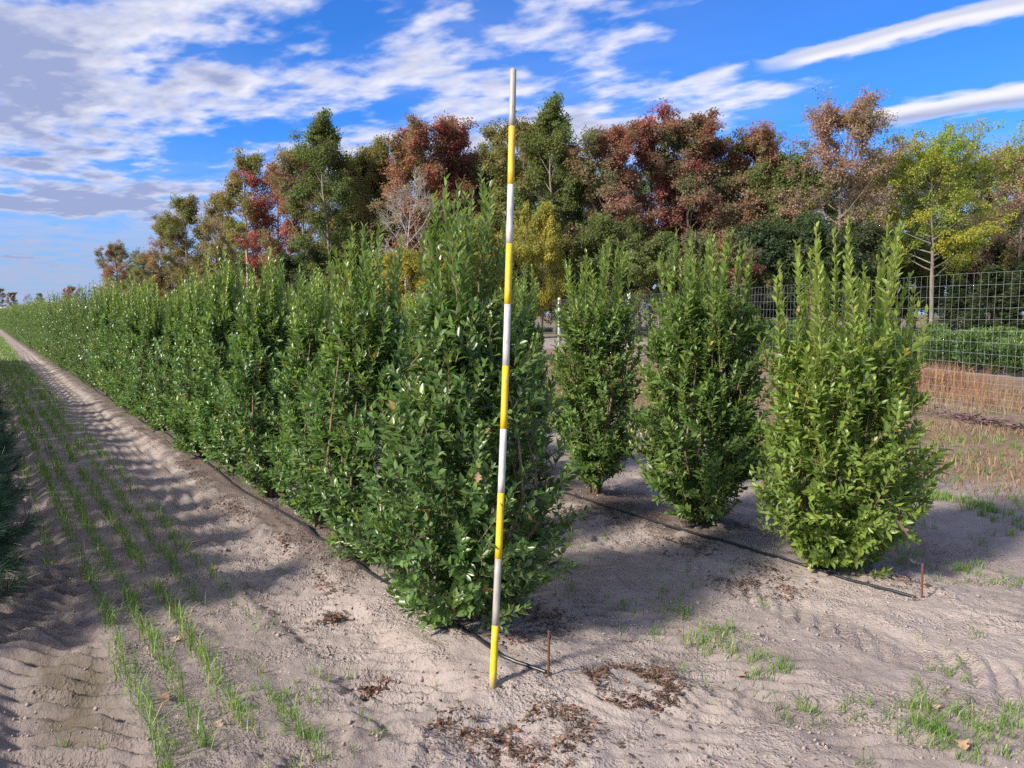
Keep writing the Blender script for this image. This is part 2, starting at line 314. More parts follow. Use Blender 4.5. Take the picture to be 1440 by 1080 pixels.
def ground_material():
    m, nt, out = nodes('sandy_soil'); L = nt.links.new
    pos = position(nt)
    mp = nt.nodes.new('ShaderNodeMapping'); mp.inputs['Rotation'].default_value = (0, 0, -ROW_ROT); L(pos, mp.inputs[0])
    sp = nt.nodes.new('ShaderNodeSeparateXYZ'); L(mp.outputs[0], sp.inputs[0]); V, U = sp.outputs[0], sp.outputs[1]
    n_big = noise_n(nt, 0.55, 4, 0.6, pos); n_mid = noise_n(nt, 3.5, 5, 0.65, pos); n_fine = noise_n(nt, 34, 8, 0.78, pos); n_grit = noise_n(nt, 190, 2, 0.6, pos)
    sand = ramp(nt, n_mid, [(0.25, (0.245, 0.202, 0.180)), (0.5, (0.332, 0.280, 0.252)), (0.75, (0.400, 0.342, 0.310))])
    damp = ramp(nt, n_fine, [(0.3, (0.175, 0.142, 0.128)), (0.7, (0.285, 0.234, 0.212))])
    def mr(x, a, b, c=0.0, d=1.0):
        n = nt.nodes.new('ShaderNodeMapRange'); n.interpolation_type = 'SMOOTHSTEP'; L(x, n.inputs[0])
        n.inputs[1].default_value = a; n.inputs[2].default_value = b; n.inputs[3].default_value = c; n.inputs[4].default_value = d; return n.outputs[0]
    col = mixc(nt, mr(n_big, 0.50, 0.66, 0.0, 0.55), sand, damp)
    col = mixc(nt, mr(noise_n(nt, 1.7, 5, 0.7, mp.outputs[0], 0.6), 0.56, 0.68, 0.0, 0.6), col, damp)
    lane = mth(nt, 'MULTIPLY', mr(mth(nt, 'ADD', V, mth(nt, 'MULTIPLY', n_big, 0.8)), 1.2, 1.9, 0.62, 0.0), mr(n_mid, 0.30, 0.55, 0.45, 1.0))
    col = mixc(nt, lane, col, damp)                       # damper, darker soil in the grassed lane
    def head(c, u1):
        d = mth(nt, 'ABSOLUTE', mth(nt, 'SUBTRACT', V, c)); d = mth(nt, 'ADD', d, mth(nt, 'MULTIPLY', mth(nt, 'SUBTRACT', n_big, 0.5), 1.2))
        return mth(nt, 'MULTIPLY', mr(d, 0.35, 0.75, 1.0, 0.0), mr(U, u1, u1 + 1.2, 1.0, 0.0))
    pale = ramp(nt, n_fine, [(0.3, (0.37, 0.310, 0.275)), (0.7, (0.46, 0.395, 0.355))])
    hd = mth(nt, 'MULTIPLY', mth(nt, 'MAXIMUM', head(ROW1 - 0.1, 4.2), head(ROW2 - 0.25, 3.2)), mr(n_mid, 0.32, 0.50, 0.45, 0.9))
    col = mixc(nt, hd, col, pale)                         # paler sand colour round the near ends of both rows
    # litter-darkened earth along both planting strips
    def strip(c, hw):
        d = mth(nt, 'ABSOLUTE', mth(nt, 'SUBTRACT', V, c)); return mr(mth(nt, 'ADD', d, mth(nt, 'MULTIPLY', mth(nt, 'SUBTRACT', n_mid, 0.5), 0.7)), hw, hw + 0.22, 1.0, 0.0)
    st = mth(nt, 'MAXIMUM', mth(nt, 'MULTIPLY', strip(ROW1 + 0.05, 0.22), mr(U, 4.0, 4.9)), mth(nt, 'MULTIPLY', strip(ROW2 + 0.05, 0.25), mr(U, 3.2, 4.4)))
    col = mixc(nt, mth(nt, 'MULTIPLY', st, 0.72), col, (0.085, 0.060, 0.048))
    # mossy green film in the nearest wheel track
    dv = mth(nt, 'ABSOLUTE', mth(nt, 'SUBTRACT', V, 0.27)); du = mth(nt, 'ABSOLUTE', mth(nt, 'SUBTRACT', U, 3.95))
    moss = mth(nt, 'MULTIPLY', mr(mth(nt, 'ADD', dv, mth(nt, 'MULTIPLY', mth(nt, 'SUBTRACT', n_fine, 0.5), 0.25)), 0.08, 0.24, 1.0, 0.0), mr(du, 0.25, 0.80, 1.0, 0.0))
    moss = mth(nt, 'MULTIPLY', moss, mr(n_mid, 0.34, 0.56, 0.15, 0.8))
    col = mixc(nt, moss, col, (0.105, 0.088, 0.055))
    # unworked verge towards the fence: straw thatch over soil
    vv = mth(nt, 'ADD', V, mth(nt, 'MULTIPLY', mth(nt, 'SUBTRACT', n_big, 0.5), 3.0))
    thatch = ramp(nt, noise_n(nt, 9, 5, 0.75, pos), [(0.3, (0.15, 0.10, 0.068)), (0.5, (0.25, 0.175, 0.115)), (0.7, (0.32, 0.24, 0.155))])
    thatch = mixc(nt, mr(noise_n(nt, 0.9, 3, 0.6, pos), 0.50, 0.62, 0.0, 0.6), thatch, (0.115, 0.130, 0.050))
    verge = mth(nt, 'MULTIPLY', mr(vv, 8.0, 9.2), mr(vv, 22.0, 24.0, 1.0, 0.0))
    col = mixc(nt, verge, col, thatch)
    far = mr(noise_n(nt, 0.08, 3, 0.6, pos), 0.35, 0.6)
    farf = mth(nt, 'MULTIPLY', mr(vv, 32.0, 42.0), 0.85)
    col = mixc(nt, farf, col, mixc(nt, far, (0.10, 0.10, 0.045), (0.20, 0.15, 0.09)))
    col = mixc(nt, mr(n_grit, 0.30, 0.72, 0.16, 0.0), col, (0.10, 0.08, 0.07))
    p = nt.nodes.new('ShaderNodeBsdfPrincipled'); L(col, p.inputs['Base Color']); p.inputs['Roughness'].default_value = 0.95
    p.inputs['Specular IOR Level'].default_value = 0.15
    def crumbs(scale):
        vo = nt.nodes.new('ShaderNodeTexVoronoi'); vo.inputs['Scale'].default_value = scale; vo.inputs['Randomness'].default_value = 1.0; L(pos, vo.inputs['Vector'])
        return mr(vo.outputs['Distance'], 0.05, 0.62, 1.0, 0.0)
    cmask = mr(noise_n(nt, 2.3, 4, 0.65, pos), 0.42, 0.60)
    cr = mth(nt, 'MULTIPLY', mth(nt, 'ADD', mth(nt, 'MULTIPLY', crumbs(42), 0.7), mth(nt, 'MULTIPLY', crumbs(85), 0.45)), mth(nt, 'ADD', mth(nt, 'MULTIPLY', cmask, 0.8), 0.2))
    hgt = mth(nt, 'ADD', mth(nt, 'ADD', mth(nt, 'MULTIPLY', n_fine, 0.9), mth(nt, 'MULTIPLY', n_grit, 0.35)), cr)
    b = nt.nodes.new('ShaderNodeBump'); b.inputs['Strength'].default_value = 1.0; b.inputs['Distance'].default_value = 0.014
    L(hgt, b.inputs['Height']); L(b.outputs[0], p.inputs['Normal']); L(p.outputs[0], out.inputs[0])
    return m
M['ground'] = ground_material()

# ------------------------------------------------------------------ the ground, one sheet
def axis(lo, hi, step, far_lo, far_hi, g=1.075):
    mid = np.arange(lo, hi + 1e-6, step); a = []; s = step; x = hi
    while x < far_hi: s *= g; x += s; a.append(x)
    b = []; s = step; x = lo
    while x > far_lo: s *= g; x -= s; b.append(x)
    return np.concatenate([b[::-1], mid, a])
US = axis(1.2, 6.2, 0.018, -80, 900, 1.06); VS = axis(-0.4, 5.4, 0.018, -700, 900, 1.10)
gu, gv = np.meshgrid(US, VS, indexing='ij')
gh = ground_uw(gu, gv); gx, gy = xy(gu, gv)
mb = MB(); nv = len(VS)
ii = (np.arange(len(US) - 1)[:, None] * nv + np.arange(nv - 1)[None, :]).ravel()
mb.add(np.stack([gx, gy, gh], -1).reshape(-1, 3), np.stack([ii, ii + 1, ii + nv + 1, ii + nv], -1)[:, ::-1])
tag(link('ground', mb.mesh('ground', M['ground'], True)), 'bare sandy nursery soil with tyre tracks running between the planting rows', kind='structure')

# ------------------------------------------------------------------ leaves on a frame
LEAF_V = np.array([(0, 0, 0), (-.42, .28, .13), (0, .28, -.02), (.42, .28, .13), (-.44, .6, .12), (0, .6, -.05), (.44, .6, .12), (0, 1, -.16)])
LEAF_F = np.array([(0, 2, 1), (0, 3, 2), (1, 2, 5), (1, 5, 4), (2, 3, 6), (2, 6, 5), (4, 5, 7), (5, 6, 7)])
DIA_V = np.array([(0, 0, 0), (-.46, .48, .12), (.46, .48, .12), (0, 1, -.08)])
DIA_F = np.array([(0, 2, 1), (1, 2, 3)])
def norm(a): return a / (np.linalg.norm(a, axis=-1, keepdims=True) + 1e-9)
def leaf_frames(pos, dirs, nrm):
    d = norm(dirs); s = norm(np.cross(d, nrm)); n = np.cross(s, d); return np.stack([s, d, n], 1)      # rows: side, along, normal
def leaf_geometry(mb, pos, fr, length, width, tv, tf, att=None):
    sc = np.stack([width, length, width], -1)                                     # n,3
    loc = tv[None] * sc[:, None, :]
    P = pos[:, None, :] + np.einsum('nki,nij->nkj', loc, fr)
    k = len(tv); F = tf[None] + (np.arange(len(pos)) * k)[:, None, None]
    mb.add(P.reshape(-1, 3), F.reshape(-1, 3), None if att is None else np.repeat(att, k))

def shrub_data(seed, H, Rm, zw, top_r, n_shoots, n_top, base_r=0.16, top_z=0.80, leaf_len=0.062, step=0.026, fill=0.35, lean=(0, 0), base_z=0.10):
    """leaf frames and stems of one upright multi-stemmed shrub, base at the origin"""
    g = np.random.default_rng(seed)
    def prof(z):
        t = z / H
        lo = base_r + (Rm - base_r) * sst(t, 0.0, zw)
        hi = top_r + (Rm - top_r) * (1 - sst(t, zw, top_z + 0.1))
        return np.where(t < zw, lo, hi)
    amp = g.normal(0, 1, (5,)); pha = g.uniform(0, 6.28, (5,))
    def lump(a, z): return 1 + 0.10 * np.sin(2 * a + pha[0] + 2 * z) * amp[0] * 0.7 + 0.09 * np.sin(3 * a + pha[1] - 3.1 * z) + 0.07 * np.sin(5 * a + pha[2] + 4 * z) + 0.07 * np.sin(7.0 * z + 2 * a + pha[3])
    stems = MB()
    for i in range(11):
        a = g.uniform(0, 6.28); rr = g.uniform(0.2, 0.75); zt = H * g.uniform(0.48, 0.72)
        t = np.linspace(0, 1, 9); z = zt * t
        rad = 0.045 * g.uniform(0.2, 1) + (prof(z) * rr - 0.045) * sst(t, 0.0, 0.55)
        pts = np.stack([np.cos(a + 0.3 * t) * rad + g.normal(0, .008, 9), np.sin(a + 0.3 * t) * rad + g.normal(0, .008, 9), z - 0.03], 1)
        stems.tube(pts, np.linspace(g.uniform(.011, .019), .004, 9), 5)
    P, D, Nn, Ls, Wd, Y = [], [], [], [], [], []
    def shoot(tip, d, ln, a0, a1, young, st):
        base = tip - d * ln
        bend = g.normal(0, .05, 3)
        t = np.linspace(0, 1, 5)
        pts = base + d * ln * t[:, None] + bend * (t * (1 - t))[:, None]
        stems.tube(pts, np.linspace(.0034, .0014, 5), 3, caps=False)
        n = max(3, int(ln / st)); tt = np.linspace(0.10, 1.0, n) ** 0.95
        c = base + d * ln * tt[:, None] + bend * (tt * (1 - tt))[:, None]
        e = norm(np.cross(d, np.array([0.3, 0.2, 0.9]) + g.normal(0, .3, 3))); f = np.cross(d, e)
        ph = np.arange(n) * (math.pi / 2) + g.uniform(0, 6.28)
        for sgn in (0, math.pi):
            side = np.cos(ph + sgn)[:, None] * e + np.sin(ph + sgn)[:, None] * f
            al = np.radians(a0 + (a1 - a0) * tt + g.normal(0, 11, n))[:, None]
            ld = d * np.cos(al) + side * np.sin(al) + g.normal(0, .10, (n, 3))
            P.append(c + side * 0.002); D.append(ld); Nn.append(d * np.sin(al) - side * np.cos(al) + np.array([0, 0, .35]) + g.normal(0, .22, (n, 3)))
            size = leaf_len * (1.06 if young > .34 else 1.0) * g.uniform(.78, 1.18, n) * np.where(tt > .9, .72, 1.0)
            Ls.append(size); Wd.append(size * g.uniform(.40, .52, n) * (.86 if young > .34 else 1.0)); Y.append(np.clip(young * (0.35 + 0.75 * tt ** 1.5) + g.normal(0, .06, n), 0, 1))
    for i in range(n_shoots):
        z = H * (base_z + (top_z - base_z) * g.random() ** 0.92)
        a = g.uniform(0, 6.28)
        rho = (1 - fill) + fill * g.random() if g.random() < .72 else g.uniform(.25, .75)
        r = prof(z) * lump(a, z) * rho
        out = np.array([math.cos(a), math.sin(a), 0])
        d = norm(out * (0.85 - 0.55 * z / H) * (0.4 + .6 * rho) + np.array([0, 0, 0.75]) + g.normal(0, .24, 3))
        if z < .22 * H: d = norm(out * 0.9 + np.array([0, 0, 0.25]) + g.normal(0, .25, 3))
        ln = g.uniform(.17, .36)
        tip = np.array([math.cos(a) * r, math.sin(a) * r, z + g.normal(0, .03)])
        if tip[2] < .06: tip[2] = .06 + g.random() * .05
        if rho > .85 and g.random() < .14: tip = tip + d * g.uniform(.03, .11)
        shoot(tip, d, ln, 62, 34, 0.10 + 0.30 * (z / H) ** 1.5 * g.random() + (0.45 if g.random() < .12 else 0), step)
    for i in range(n_top):
        a = i * 2.4 + g.normal(0, .25) + seed; r = top_r * math.sqrt((i + .3 + .4 * g.random()) / n_top) * 1.02
        z1 = H * (top_z + (1 - top_z) * g.beta(1.6, 1.35)) * (1 - .05 * (r / top_r) ** 2)
        d = norm(np.array([math.cos(a) * .14 * r / top_r, math.sin(a) * .14 * r / top_r, 1.0]) + g.normal(0, .055, 3))
        ln = z1 - H * (top_z - .22) if g.random() < .8 else g.uniform(.3, .5)
        shoot(np.array([math.cos(a) * r, math.sin(a) * r, z1]), d, ln, 52, 26, g.uniform(.35, .85), step * 1.25)
    P = np.concatenate(P); P[:, 0] += lean[0] * P[:, 2]; P[:, 1] += lean[1] * P[:, 2]
    D = np.concatenate(D); Nn = np.concatenate(Nn); Ls = np.concatenate(Ls); Wd = np.concatenate(Wd); Y = np.concatenate(Y)
    P[:, 2] = np.maximum(P[:, 2], 0.02)
    return dict(P=P, F=leaf_frames(P, D, Nn), L=Ls, W=Wd, Y=Y, stems=stems)

def build_shrub(sd, tv, tf, mat, skip=None):
    keep = np.ones(len(sd['P']), bool)
    if skip is not None: keep[skip] = False
    mb = MB(); leaf_geometry(mb, sd['P'][keep], sd['F'][keep], sd['L'][keep], sd['W'][keep], tv, tf, sd['Y'][keep])
    return mb.mesh('shrub_foliage', mat, False, 'young'), sd['stems'].mesh('shrub_stems', M['stem'], True)

LEAF_MESH = {}
for key in ('leaf', 'leaf_mid', 'leaf_bright'):
    for yk in range(3):
        b = MB(); b.add(LEAF_V * np.array([0.46, 1, 0.46]), LEAF_F, [0.12, 0.35, 0.8][yk]); LEAF_MESH[key, yk] = b.mesh('single_leaf', M[key], False, 'young')

def pick_leaves(sd, loc, rz, count=290):
    """the leaves that show largest to someone standing in front: outermost, near and open to the view"""
    c, s = math.cos(rz), math.sin(rz)
    cl = np.array([-loc[0] * c - loc[1] * s, loc[0] * s - loc[1] * c, CAM_H - loc[2]])
    v = cl[None] - sd['P']; dist = np.linalg.norm(v, axis=1); vn = v / dist[:, None]
    facing = np.abs((sd['F'][:, 2, :] * vn).sum(1))
    h = norm(np.array([cl[0], cl[1], 0.0])); outer = sd['P'] @ h; zq = sd['P'][:, 2]
    rloc = np.hypot(sd['P'][:, 0], sd['P'][:, 1])
    zb = np.digitize(zq, np.arange(0, 2.6, .12)); mx = np.zeros(40)
    np.maximum.at(mx, zb, outer)
    score = facing * sd['L'] * sd['W'] * 1000 - 6.0 * np.clip(mx[zb] - outer, 0, 1) + np.random.default_rng(3).normal(0, .12, len(zq))
    return np.argsort(-score)[:count]

def place_shrub(name, label, group, loc, rz, fol, stem, scale=1.0):
    o = thing(name, label, 'shrub', loc, rz, group); o.scale = (scale, scale, scale * 1.0)
    st = link('stems', stem, o)
    fo = link('foliage', fol, o); fo['kind'] = 'stuff'
    return o
ORD = 'first second third fourth fifth sixth seventh eighth ninth tenth eleventh twelfth thirteenth fourteenth fifteenth sixteenth seventeenth eighteenth nineteenth'.split()
def ordinal(n):
    if n < 20: return ORD[n - 1]
    tens = {2: 'twent', 3: 'thirt', 4: 'fort', 5: 'fift'}[n // 10]
    return tens + 'ieth' if n % 10 == 0 else tens + 'y-' + ORD[n % 10 - 1]

G1, G2 = 'evergreen shrubs in the long left row', 'evergreen shrubs in the shorter right row'
def front(seed, u, v, label, group, mk, rz, nleaf, **kw):
    sd = shrub_data(seed, **kw); x, y = xy(u, v); loc = (x, y, gz(x, y) - .01)
    pk = pick_leaves(sd, loc, rz, nleaf) if nleaf else None
    fol, stem = build_shrub(sd, LEAF_V, LEAF_F, M[mk], pk)
    o = place_shrub('evergreen_shrub', label, group, loc, rz, fol, stem)
    if nleaf:
        for i in pk:
            yk = 0 if sd['Y'][i] < .22 else (1 if sd['Y'][i] < .55 else 2)
            lf = link('leaf', LEAF_MESH[mk, yk], o)
            m3 = Matrix([list(r) for r in sd['F'][i].T]).to_4x4(); m3.translation = Vector(sd['P'][i])
            Lf = float(sd['L'][i]); W_ = float(sd['W'][i]) / .46
            lf.matrix_local = m3 @ Matrix.Diagonal((W_, Lf, W_, 1))
    return o
front(11, 3.56, 2.16, 'large dark green shrub nearest the camera, right behind the yellow and white pole', G1, 'leaf', 0.4, 290,
      H=2.46, Rm=.67, zw=.22, top_r=.27, n_shoots=780, n_top=44, base_r=.36, top_z=.72, base_z=.05)
front(22, 4.78, 2.12, 'second shrub of the long left row, half hidden behind the nearest shrub', G1, 'leaf', 1.3, 200,
      H=2.32, Rm=.46, zw=.26, top_r=.24, n_shoots=540, n_top=38, base_r=.28, top_z=.74, base_z=.06)
front(33, 2.93, 4.70, 'bright yellow-green shrub at far right, end plant of the right row', G2, 'leaf_bright', 2.1, 290,
      H=2.34, Rm=.59, zw=.20, top_r=.46, n_shoots=760, n_top=42, base_r=.29, top_z=.66, base_z=.05, leaf_len=.066, step=.027)
front(44, 4.12, 4.66, 'narrow green shrub standing immediately left of the bright shrub in the right row', G2, 'leaf_mid', 0.2, 250,
      H=2.36, Rm=.58, zw=.22, top_r=.36, n_shoots=700, n_top=38, leaf_len=.066, base_r=.24, top_z=.76, base_z=.07)
front(55, 5.38, 4.66, 'slim green shrub of the right row, seen just right of the nearest big shrub', G2, 'leaf_mid', 2.8, 0,
      H=2.40, Rm=.46, zw=.30, top_r=.33, n_shoots=540, n_top=38, base_r=.22, top_z=.76, base_z=.07)
PROTO = []
for sd_ in (101, 102, 103):
    PROTO.append(build_shrub(shrub_data(sd_, H=2.36, Rm=.46, zw=.25, top_r=.22, n_shoots=500, n_top=36, base_r=.24, top_z=.74, base_z=.06), LEAF_V, LEAF_F, M['leaf']))
FARP = []
for sd_ in (201, 202, 203):
    FARP.append(build_shrub(shrub_data(sd_, H=2.36, Rm=.47, zw=.26, top_r=.24, n_shoots=400, n_top=34, base_r=.26, top_z=.76, base_z=.06, leaf_len=.068, step=.036), DIA_V, DIA_F, M['leaf']))
rg = random.Random(8)
def row(v, u0, n0, count, label_fn, group, limit):
    for k in range(count):
        n = n0 + k; u = u0 + 1.18 * k + rg.uniform(-.06, .06)
        x, y = xy(u, v + rg.uniform(-.05, .05))
        fol, stem = (PROTO if u < 17 else FARP)[rg.randrange(3)]
        place_shrub('evergreen_shrub', label_fn(n), group, (x, y, gz(x, y) - .01), rg.uniform(0, 6.28), fol, stem, rg.uniform(.90, 1.06))
row(ROW1, 5.95, 3, 90, lambda n: (f'{ordinal(n)} shrub from the near end of the long left row' if n <= 45 else 'distant shrub merging into the far end of the long left row'), G1, 45)
row(ROW2, 6.60, 4, 22, lambda n: f'{ordinal(n)} shrub from the near end of the right row, behind the left row', G2, 30)

# ------------------------------------------------------------------ young pines at the left edge
def pine_data(seed, H=1.08, Rm=.52):
    g = np.random.default_rng(seed); wood = MB(); P, D, Ls = [], [], []
    wood.tube(np.array([(0, 0, -.05), (0.01, 0, H * .5), (0, .01, H * .97)]), [.028, .018, .006], 6)
    for z in np.linspace(.10, H * .95, 11):
        for k in range(7):
            a = g.uniform(0, 6.28); ln = Rm * (1 - (z / H) ** 1.6 * .82) * g.uniform(.7, 1.08)
            t = np.linspace(0, 1, 6); d = np.array([math.cos(a), math.sin(a), .22])
            pts = np.array([0, 0, z]) + d * ln * t[:, None] + np.array([0, 0, .16 * ln]) * (t ** 2)[:, None]
            pts[:, 2] = np.maximum(pts[:, 2], .06)
            wood.tube(pts, np.linspace(.008, .003, 6), 4, caps=False)
            n = 300; tt = g.uniform(.25, 1.0, n) ** .8
            c = np.stack([np.interp(tt, t, pts[:, j]) for j in range(3)], 1)
            P.append(c); D.append(norm(d) * g.uniform(.5, 1.2, (n, 1)) + g.normal(0, .55, (n, 3)) + np.array([0, 0, .12])); Ls.append(g.uniform(.07, .12, n))
    P = np.concatenate(P); D = np.concatenate(D); Ls = np.concatenate(Ls)
    mb = MB(); fr = leaf_frames(P, D, g.normal(0, 1, P.shape))
    leaf_geometry(mb, P, fr, Ls, np.full(len(P), .0036), np.array([(-.5, 0, 0), (.5, 0, 0), (.35, .9, 0), (0, 1, 0)]), np.array([(0, 1, 2), (0, 2, 3)]))
    return mb.mesh('pine_needles', M['needle']), wood.mesh('pine_wood', M['stem'], True)
PINES = [pine_data(s) for s in (1, 2)]
for k in range(46):
    u = 5.0 + .62 * k; x, y = xy(u, -.27)
    lab = ('nearest young pine with long dark needles at the left edge' if k == 0 else f'{ordinal(k + 1)} young pine from the near end of the row at the left edge')
    o = thing('young_pine', lab, 'pine', (x, y, gz(x, y)), rg.uniform(0, 6.28), 'young pines along the left edge'); o.scale = (1, 1, rg.uniform(.95, 1.2))
    nd, wd = PINES[k % 2]
    link('trunk', wd, o); link('needles', nd, o)['kind'] = 'stuff'

# ------------------------------------------------------------------ striped measuring pole leaning on the nearest shrub
def pole():
    base = np.array([-0.09, 3.41, 0]); base[2] = gz(base[0], base[1]) - .015
    top = np.array([0.006, 4.06, 2.985]); d = top - base; ln = np.linalg.norm(d); n = 10
    root = thing('striped_pole', 'tall thin pole banded yellow and white, leaning on the nearest shrub', 'pole', tuple(base))
    def paint(name, c, dirt):
        m, nt, out = nodes(name); L = nt.links.new; pos = objcoord(nt)
        mp = nt.nodes.new('ShaderNodeMapping'); mp.inputs['Scale'].default_value = (1, 1, .35); L(pos, mp.inputs[0])
        nz = noise_n(nt, 26, 6, .7, mp.outputs[0]); f = nt.nodes.new('ShaderNodeMapRange'); L(nz, f.inputs[0]); f.inputs[1].default_value = .46; f.inputs[2].default_value = .68; f.inputs[4].default_value = .75
        col = mixc(nt, f.outputs[0], c, dirt)
        sc_ = noise_n(nt, 70, 5, .75, mp.outputs[0]); f2 = nt.nodes.new('ShaderNodeMapRange'); L(sc_, f2.inputs[0]); f2.inputs[1].default_value = .60; f2.inputs[2].default_value = .66; f2.inputs[4].default_value = .7
        col = mixc(nt, f2.outputs[0], col, (.24, .20, .16))
        sp = nt.nodes.new('ShaderNodeSeparateXYZ'); L(pos, sp.inputs[0]); f3 = nt.nodes.new('ShaderNodeMapRange'); L(mth(nt, 'ADD', sp.outputs[2], mth(nt, 'MULTIPLY', nz, .12)), f3.inputs[0]); f3.inputs[1].default_value = .07; f3.inputs[2].default_value = .15; f3.inputs[3].default_value = .8; f3.inputs[4].default_value = 0
        col = mixc(nt, f3.outputs[0], col, (.30, .245, .205)); p = nt.nodes.new('ShaderNodeBsdfPrincipled'); L(col, p.inputs['Base Color']); p.inputs['Roughness'].default_value = .5
        L(p.outputs[0], out.inputs[0]); return m
    ye = paint('pole_yellow', (0.70, 0.49, 0.015), (0.46, 0.31, 0.05)); wh = paint('pole_white', (0.58, 0.56, 0.51), (0.33, 0.305, 0.26)); gr = paint('pole_worn_white', (0.36, 0.335, 0.29), (0.20, 0.18, 0.15))
    edges = [0, .292] + [.292 + (ln - .292) * k / 9 for k in range(1, 10)]
    bow = lambda s: np.array([.012, 0, 0]) * math.sin(math.pi * s / ln)
    for i in range(n):
        s = np.linspace(edges[i], edges[i + 1], 5); pts = np.array([d / ln * q + bow(q) for q in s])
        if i < n - 1: pass
        r = .0170 if i % 2 == 0 else .0166
        mb = MB(); rad = np.full(5, r)
        if i == n - 1: pts = np.vstack([pts, pts[-1] + d / ln * .006]); rad = np.append(rad, .011)
        mb.tube(pts, rad, 16); o = link('band', mb.mesh('pole_band', ye if i % 2 == 0 else (gr if i in (1, 9) else wh), True), root)
        o['label'] = 'yellow painted band' if i % 2 == 0 else ('worn greyish white band' if i in (1, 9) else 'white painted band')
pole()

# ------------------------------------------------------------------ drip hoses and steel pins
def hose(name, pts_uv, label):
    pts = np.array(pts_uv, float); t = np.arange(len(pts)); tt = np.linspace(0, len(pts) - 1, 24 * len(pts))
    u = np.interp(tt, t, pts[:, 0]); v = np.interp(tt, t, pts[:, 1])
    k = np.ones(9) / 9; v[4:-4] = np.convolve(v, k, 'valid'); v = v + .018 * np.sin(u * 2.3)
    x, y = xy(u, v); z = ground_uw(u, v); k_ = 5; z = np.max([np.roll(np.pad(z, k_, 'edge'), j)[k_:-k_] for j in range(-2, 3)], 0); z = np.convolve(np.pad(z, 3, 'edge'), np.ones(7) / 7, 'valid') + .008
    mb = MB(); mb.tube(np.stack([x, y, z], 1), .0095, 8)
    tag(link(name, mb.mesh(name, M['hose'], True)), label, 'hose', 'drip hoses along the rows')
hose('drip_hose', [(2.80, 2.13), (3.05, 2.02), (3.5, 2.03), (4.2, 2.0), (5.0, 2.0), (6, 2.03), (8, 2.02), (12, 2.03), (20, 2.03), (32, 2.03)], 'black drip hose ending beside the foot of the striped pole')
hose('drip_hose', [(2.31, 4.55), (2.75, 4.50), (3.3, 4.44), (4.1, 4.42), (5.0, 4.45), (6.5, 4.45), (9, 4.46), (14, 4.46), (22, 4.46)], 'black drip hose running under the shrubs of the right row')
def pin(u, v, h, label, tilt):
    x, y = xy(u, v); mb = MB(); z = np.linspace(-.06, h, 26); r = np.where(np.arange(26) % 2 == 0, .0058, .0068)
    mb.tube(np.stack([np.zeros(26), np.zeros(26), z], 1), r, 8)
    o = link('steel_pin', mb.mesh('steel_pin', M['rust'], True), None, (x, y, gz(x, y)), (tilt, tilt * .5, 0)); tag(o, label, 'stake', 'rusty pins holding the hose ends')
pin(2.79, 2.135, .225, 'short rusty steel pin at the hose end beside the striped pole', .02)
pin(2.29, 4.57, .21, 'short rusty steel pin at the hose end by the bright shrub', -.03)

# ------------------------------------------------------------------ grass
def blades(mb, x, y, z, h, wdt, g, lean=.45, seg_curve=.5):
    n = len(x); a = g.uniform(0, 6.28, n); ln = np.abs(g.normal(0, lean, n)); face = g.uniform(0, 6.28, n)
    dx, dy = np.cos(a) * ln, np.sin(a) * ln; sx, sy = np.cos(face) * wdt / 2, np.sin(face) * wdt / 2
    b = np.stack([x, y, z], -1)
    m = b + np.stack([dx * h * .35, dy * h * .35, h * .6], -1)
    t = b + np.stack([dx * h * (1 + seg_curve * .3), dy * h * (1 + seg_curve * .3), h * np.clip(1 - seg_curve * ln * .6, .25, 1)], -1)
    s = np.stack([sx, sy, np.zeros(n)], -1)
    V = np.stack([b - s, b + s, m - s * .75, m + s * .75, t], 1).reshape(-1, 3)
    i = np.arange(n)[:, None] * 5
    mb.add(V, [np.concatenate([i + np.array([[0, 1, 3, 2]])], 0), np.concatenate([i + np.array([[2, 3, 4]])], 0)])
def scatter(name, label, mat, u, v, h, wdt, g, lean=.45):
    x, y = xy(u, v); z = ground_uw(u, v) - .004
    mb = MB(); blades(mb, x, y, z, h, wdt, g, lean); o = link(name, mb.mesh(name, mat)); tag(o, label, 'grass', kind='stuff'); return o
g = np.random.default_rng(77)
us, vs, hs, ws = [], [], [], []
for v0, dens, u_start in ((.34, .40, 6.0), (.50, 1.0, 3.0), (.66, 1.0, 3.1), (.84, 1.0, 2.6), (1.01, .9, 2.5), (1.17, .45, 3.6)):
    uu = u_start
    while uu < 85:
        stp = .020 + .0030 * uu
        keep = vnoise(np.array([uu * 1.1 + v0 * 50]), np.array([v0 * 31]))[0]
        thin = 1.0 if uu > 4.6 else (0.9 if keep > .0 else .28)
        if g.random() < thin * dens * (1.15 if keep > -.2 else .45):
            n = int(g.integers(3, 11)); sp = .016 + .0012 * uu
            us.append(uu + g.normal(0, .025 + .002 * uu, n)); vs.append(v0 + .03 * vnoise(np.array([uu * 1.7]), np.array([v0 * 9]))[0] + g.normal(0, sp, n))
            vig = g.uniform(.45, 1.1) + .5 * max(-.3, keep)
            hs.append(g.uniform(.05, .155, n) * vig); ws.append(np.full(n, .0028 + .00040 * uu))
        uu += stp * g.uniform(.6, 1.4)
scatter('grass', 'thin drilled lines of young green rye grass along the left lane', M['grass'], np.concatenate(us), np.concatenate(vs), np.concatenate(hs), np.concatenate(ws), g, .75)
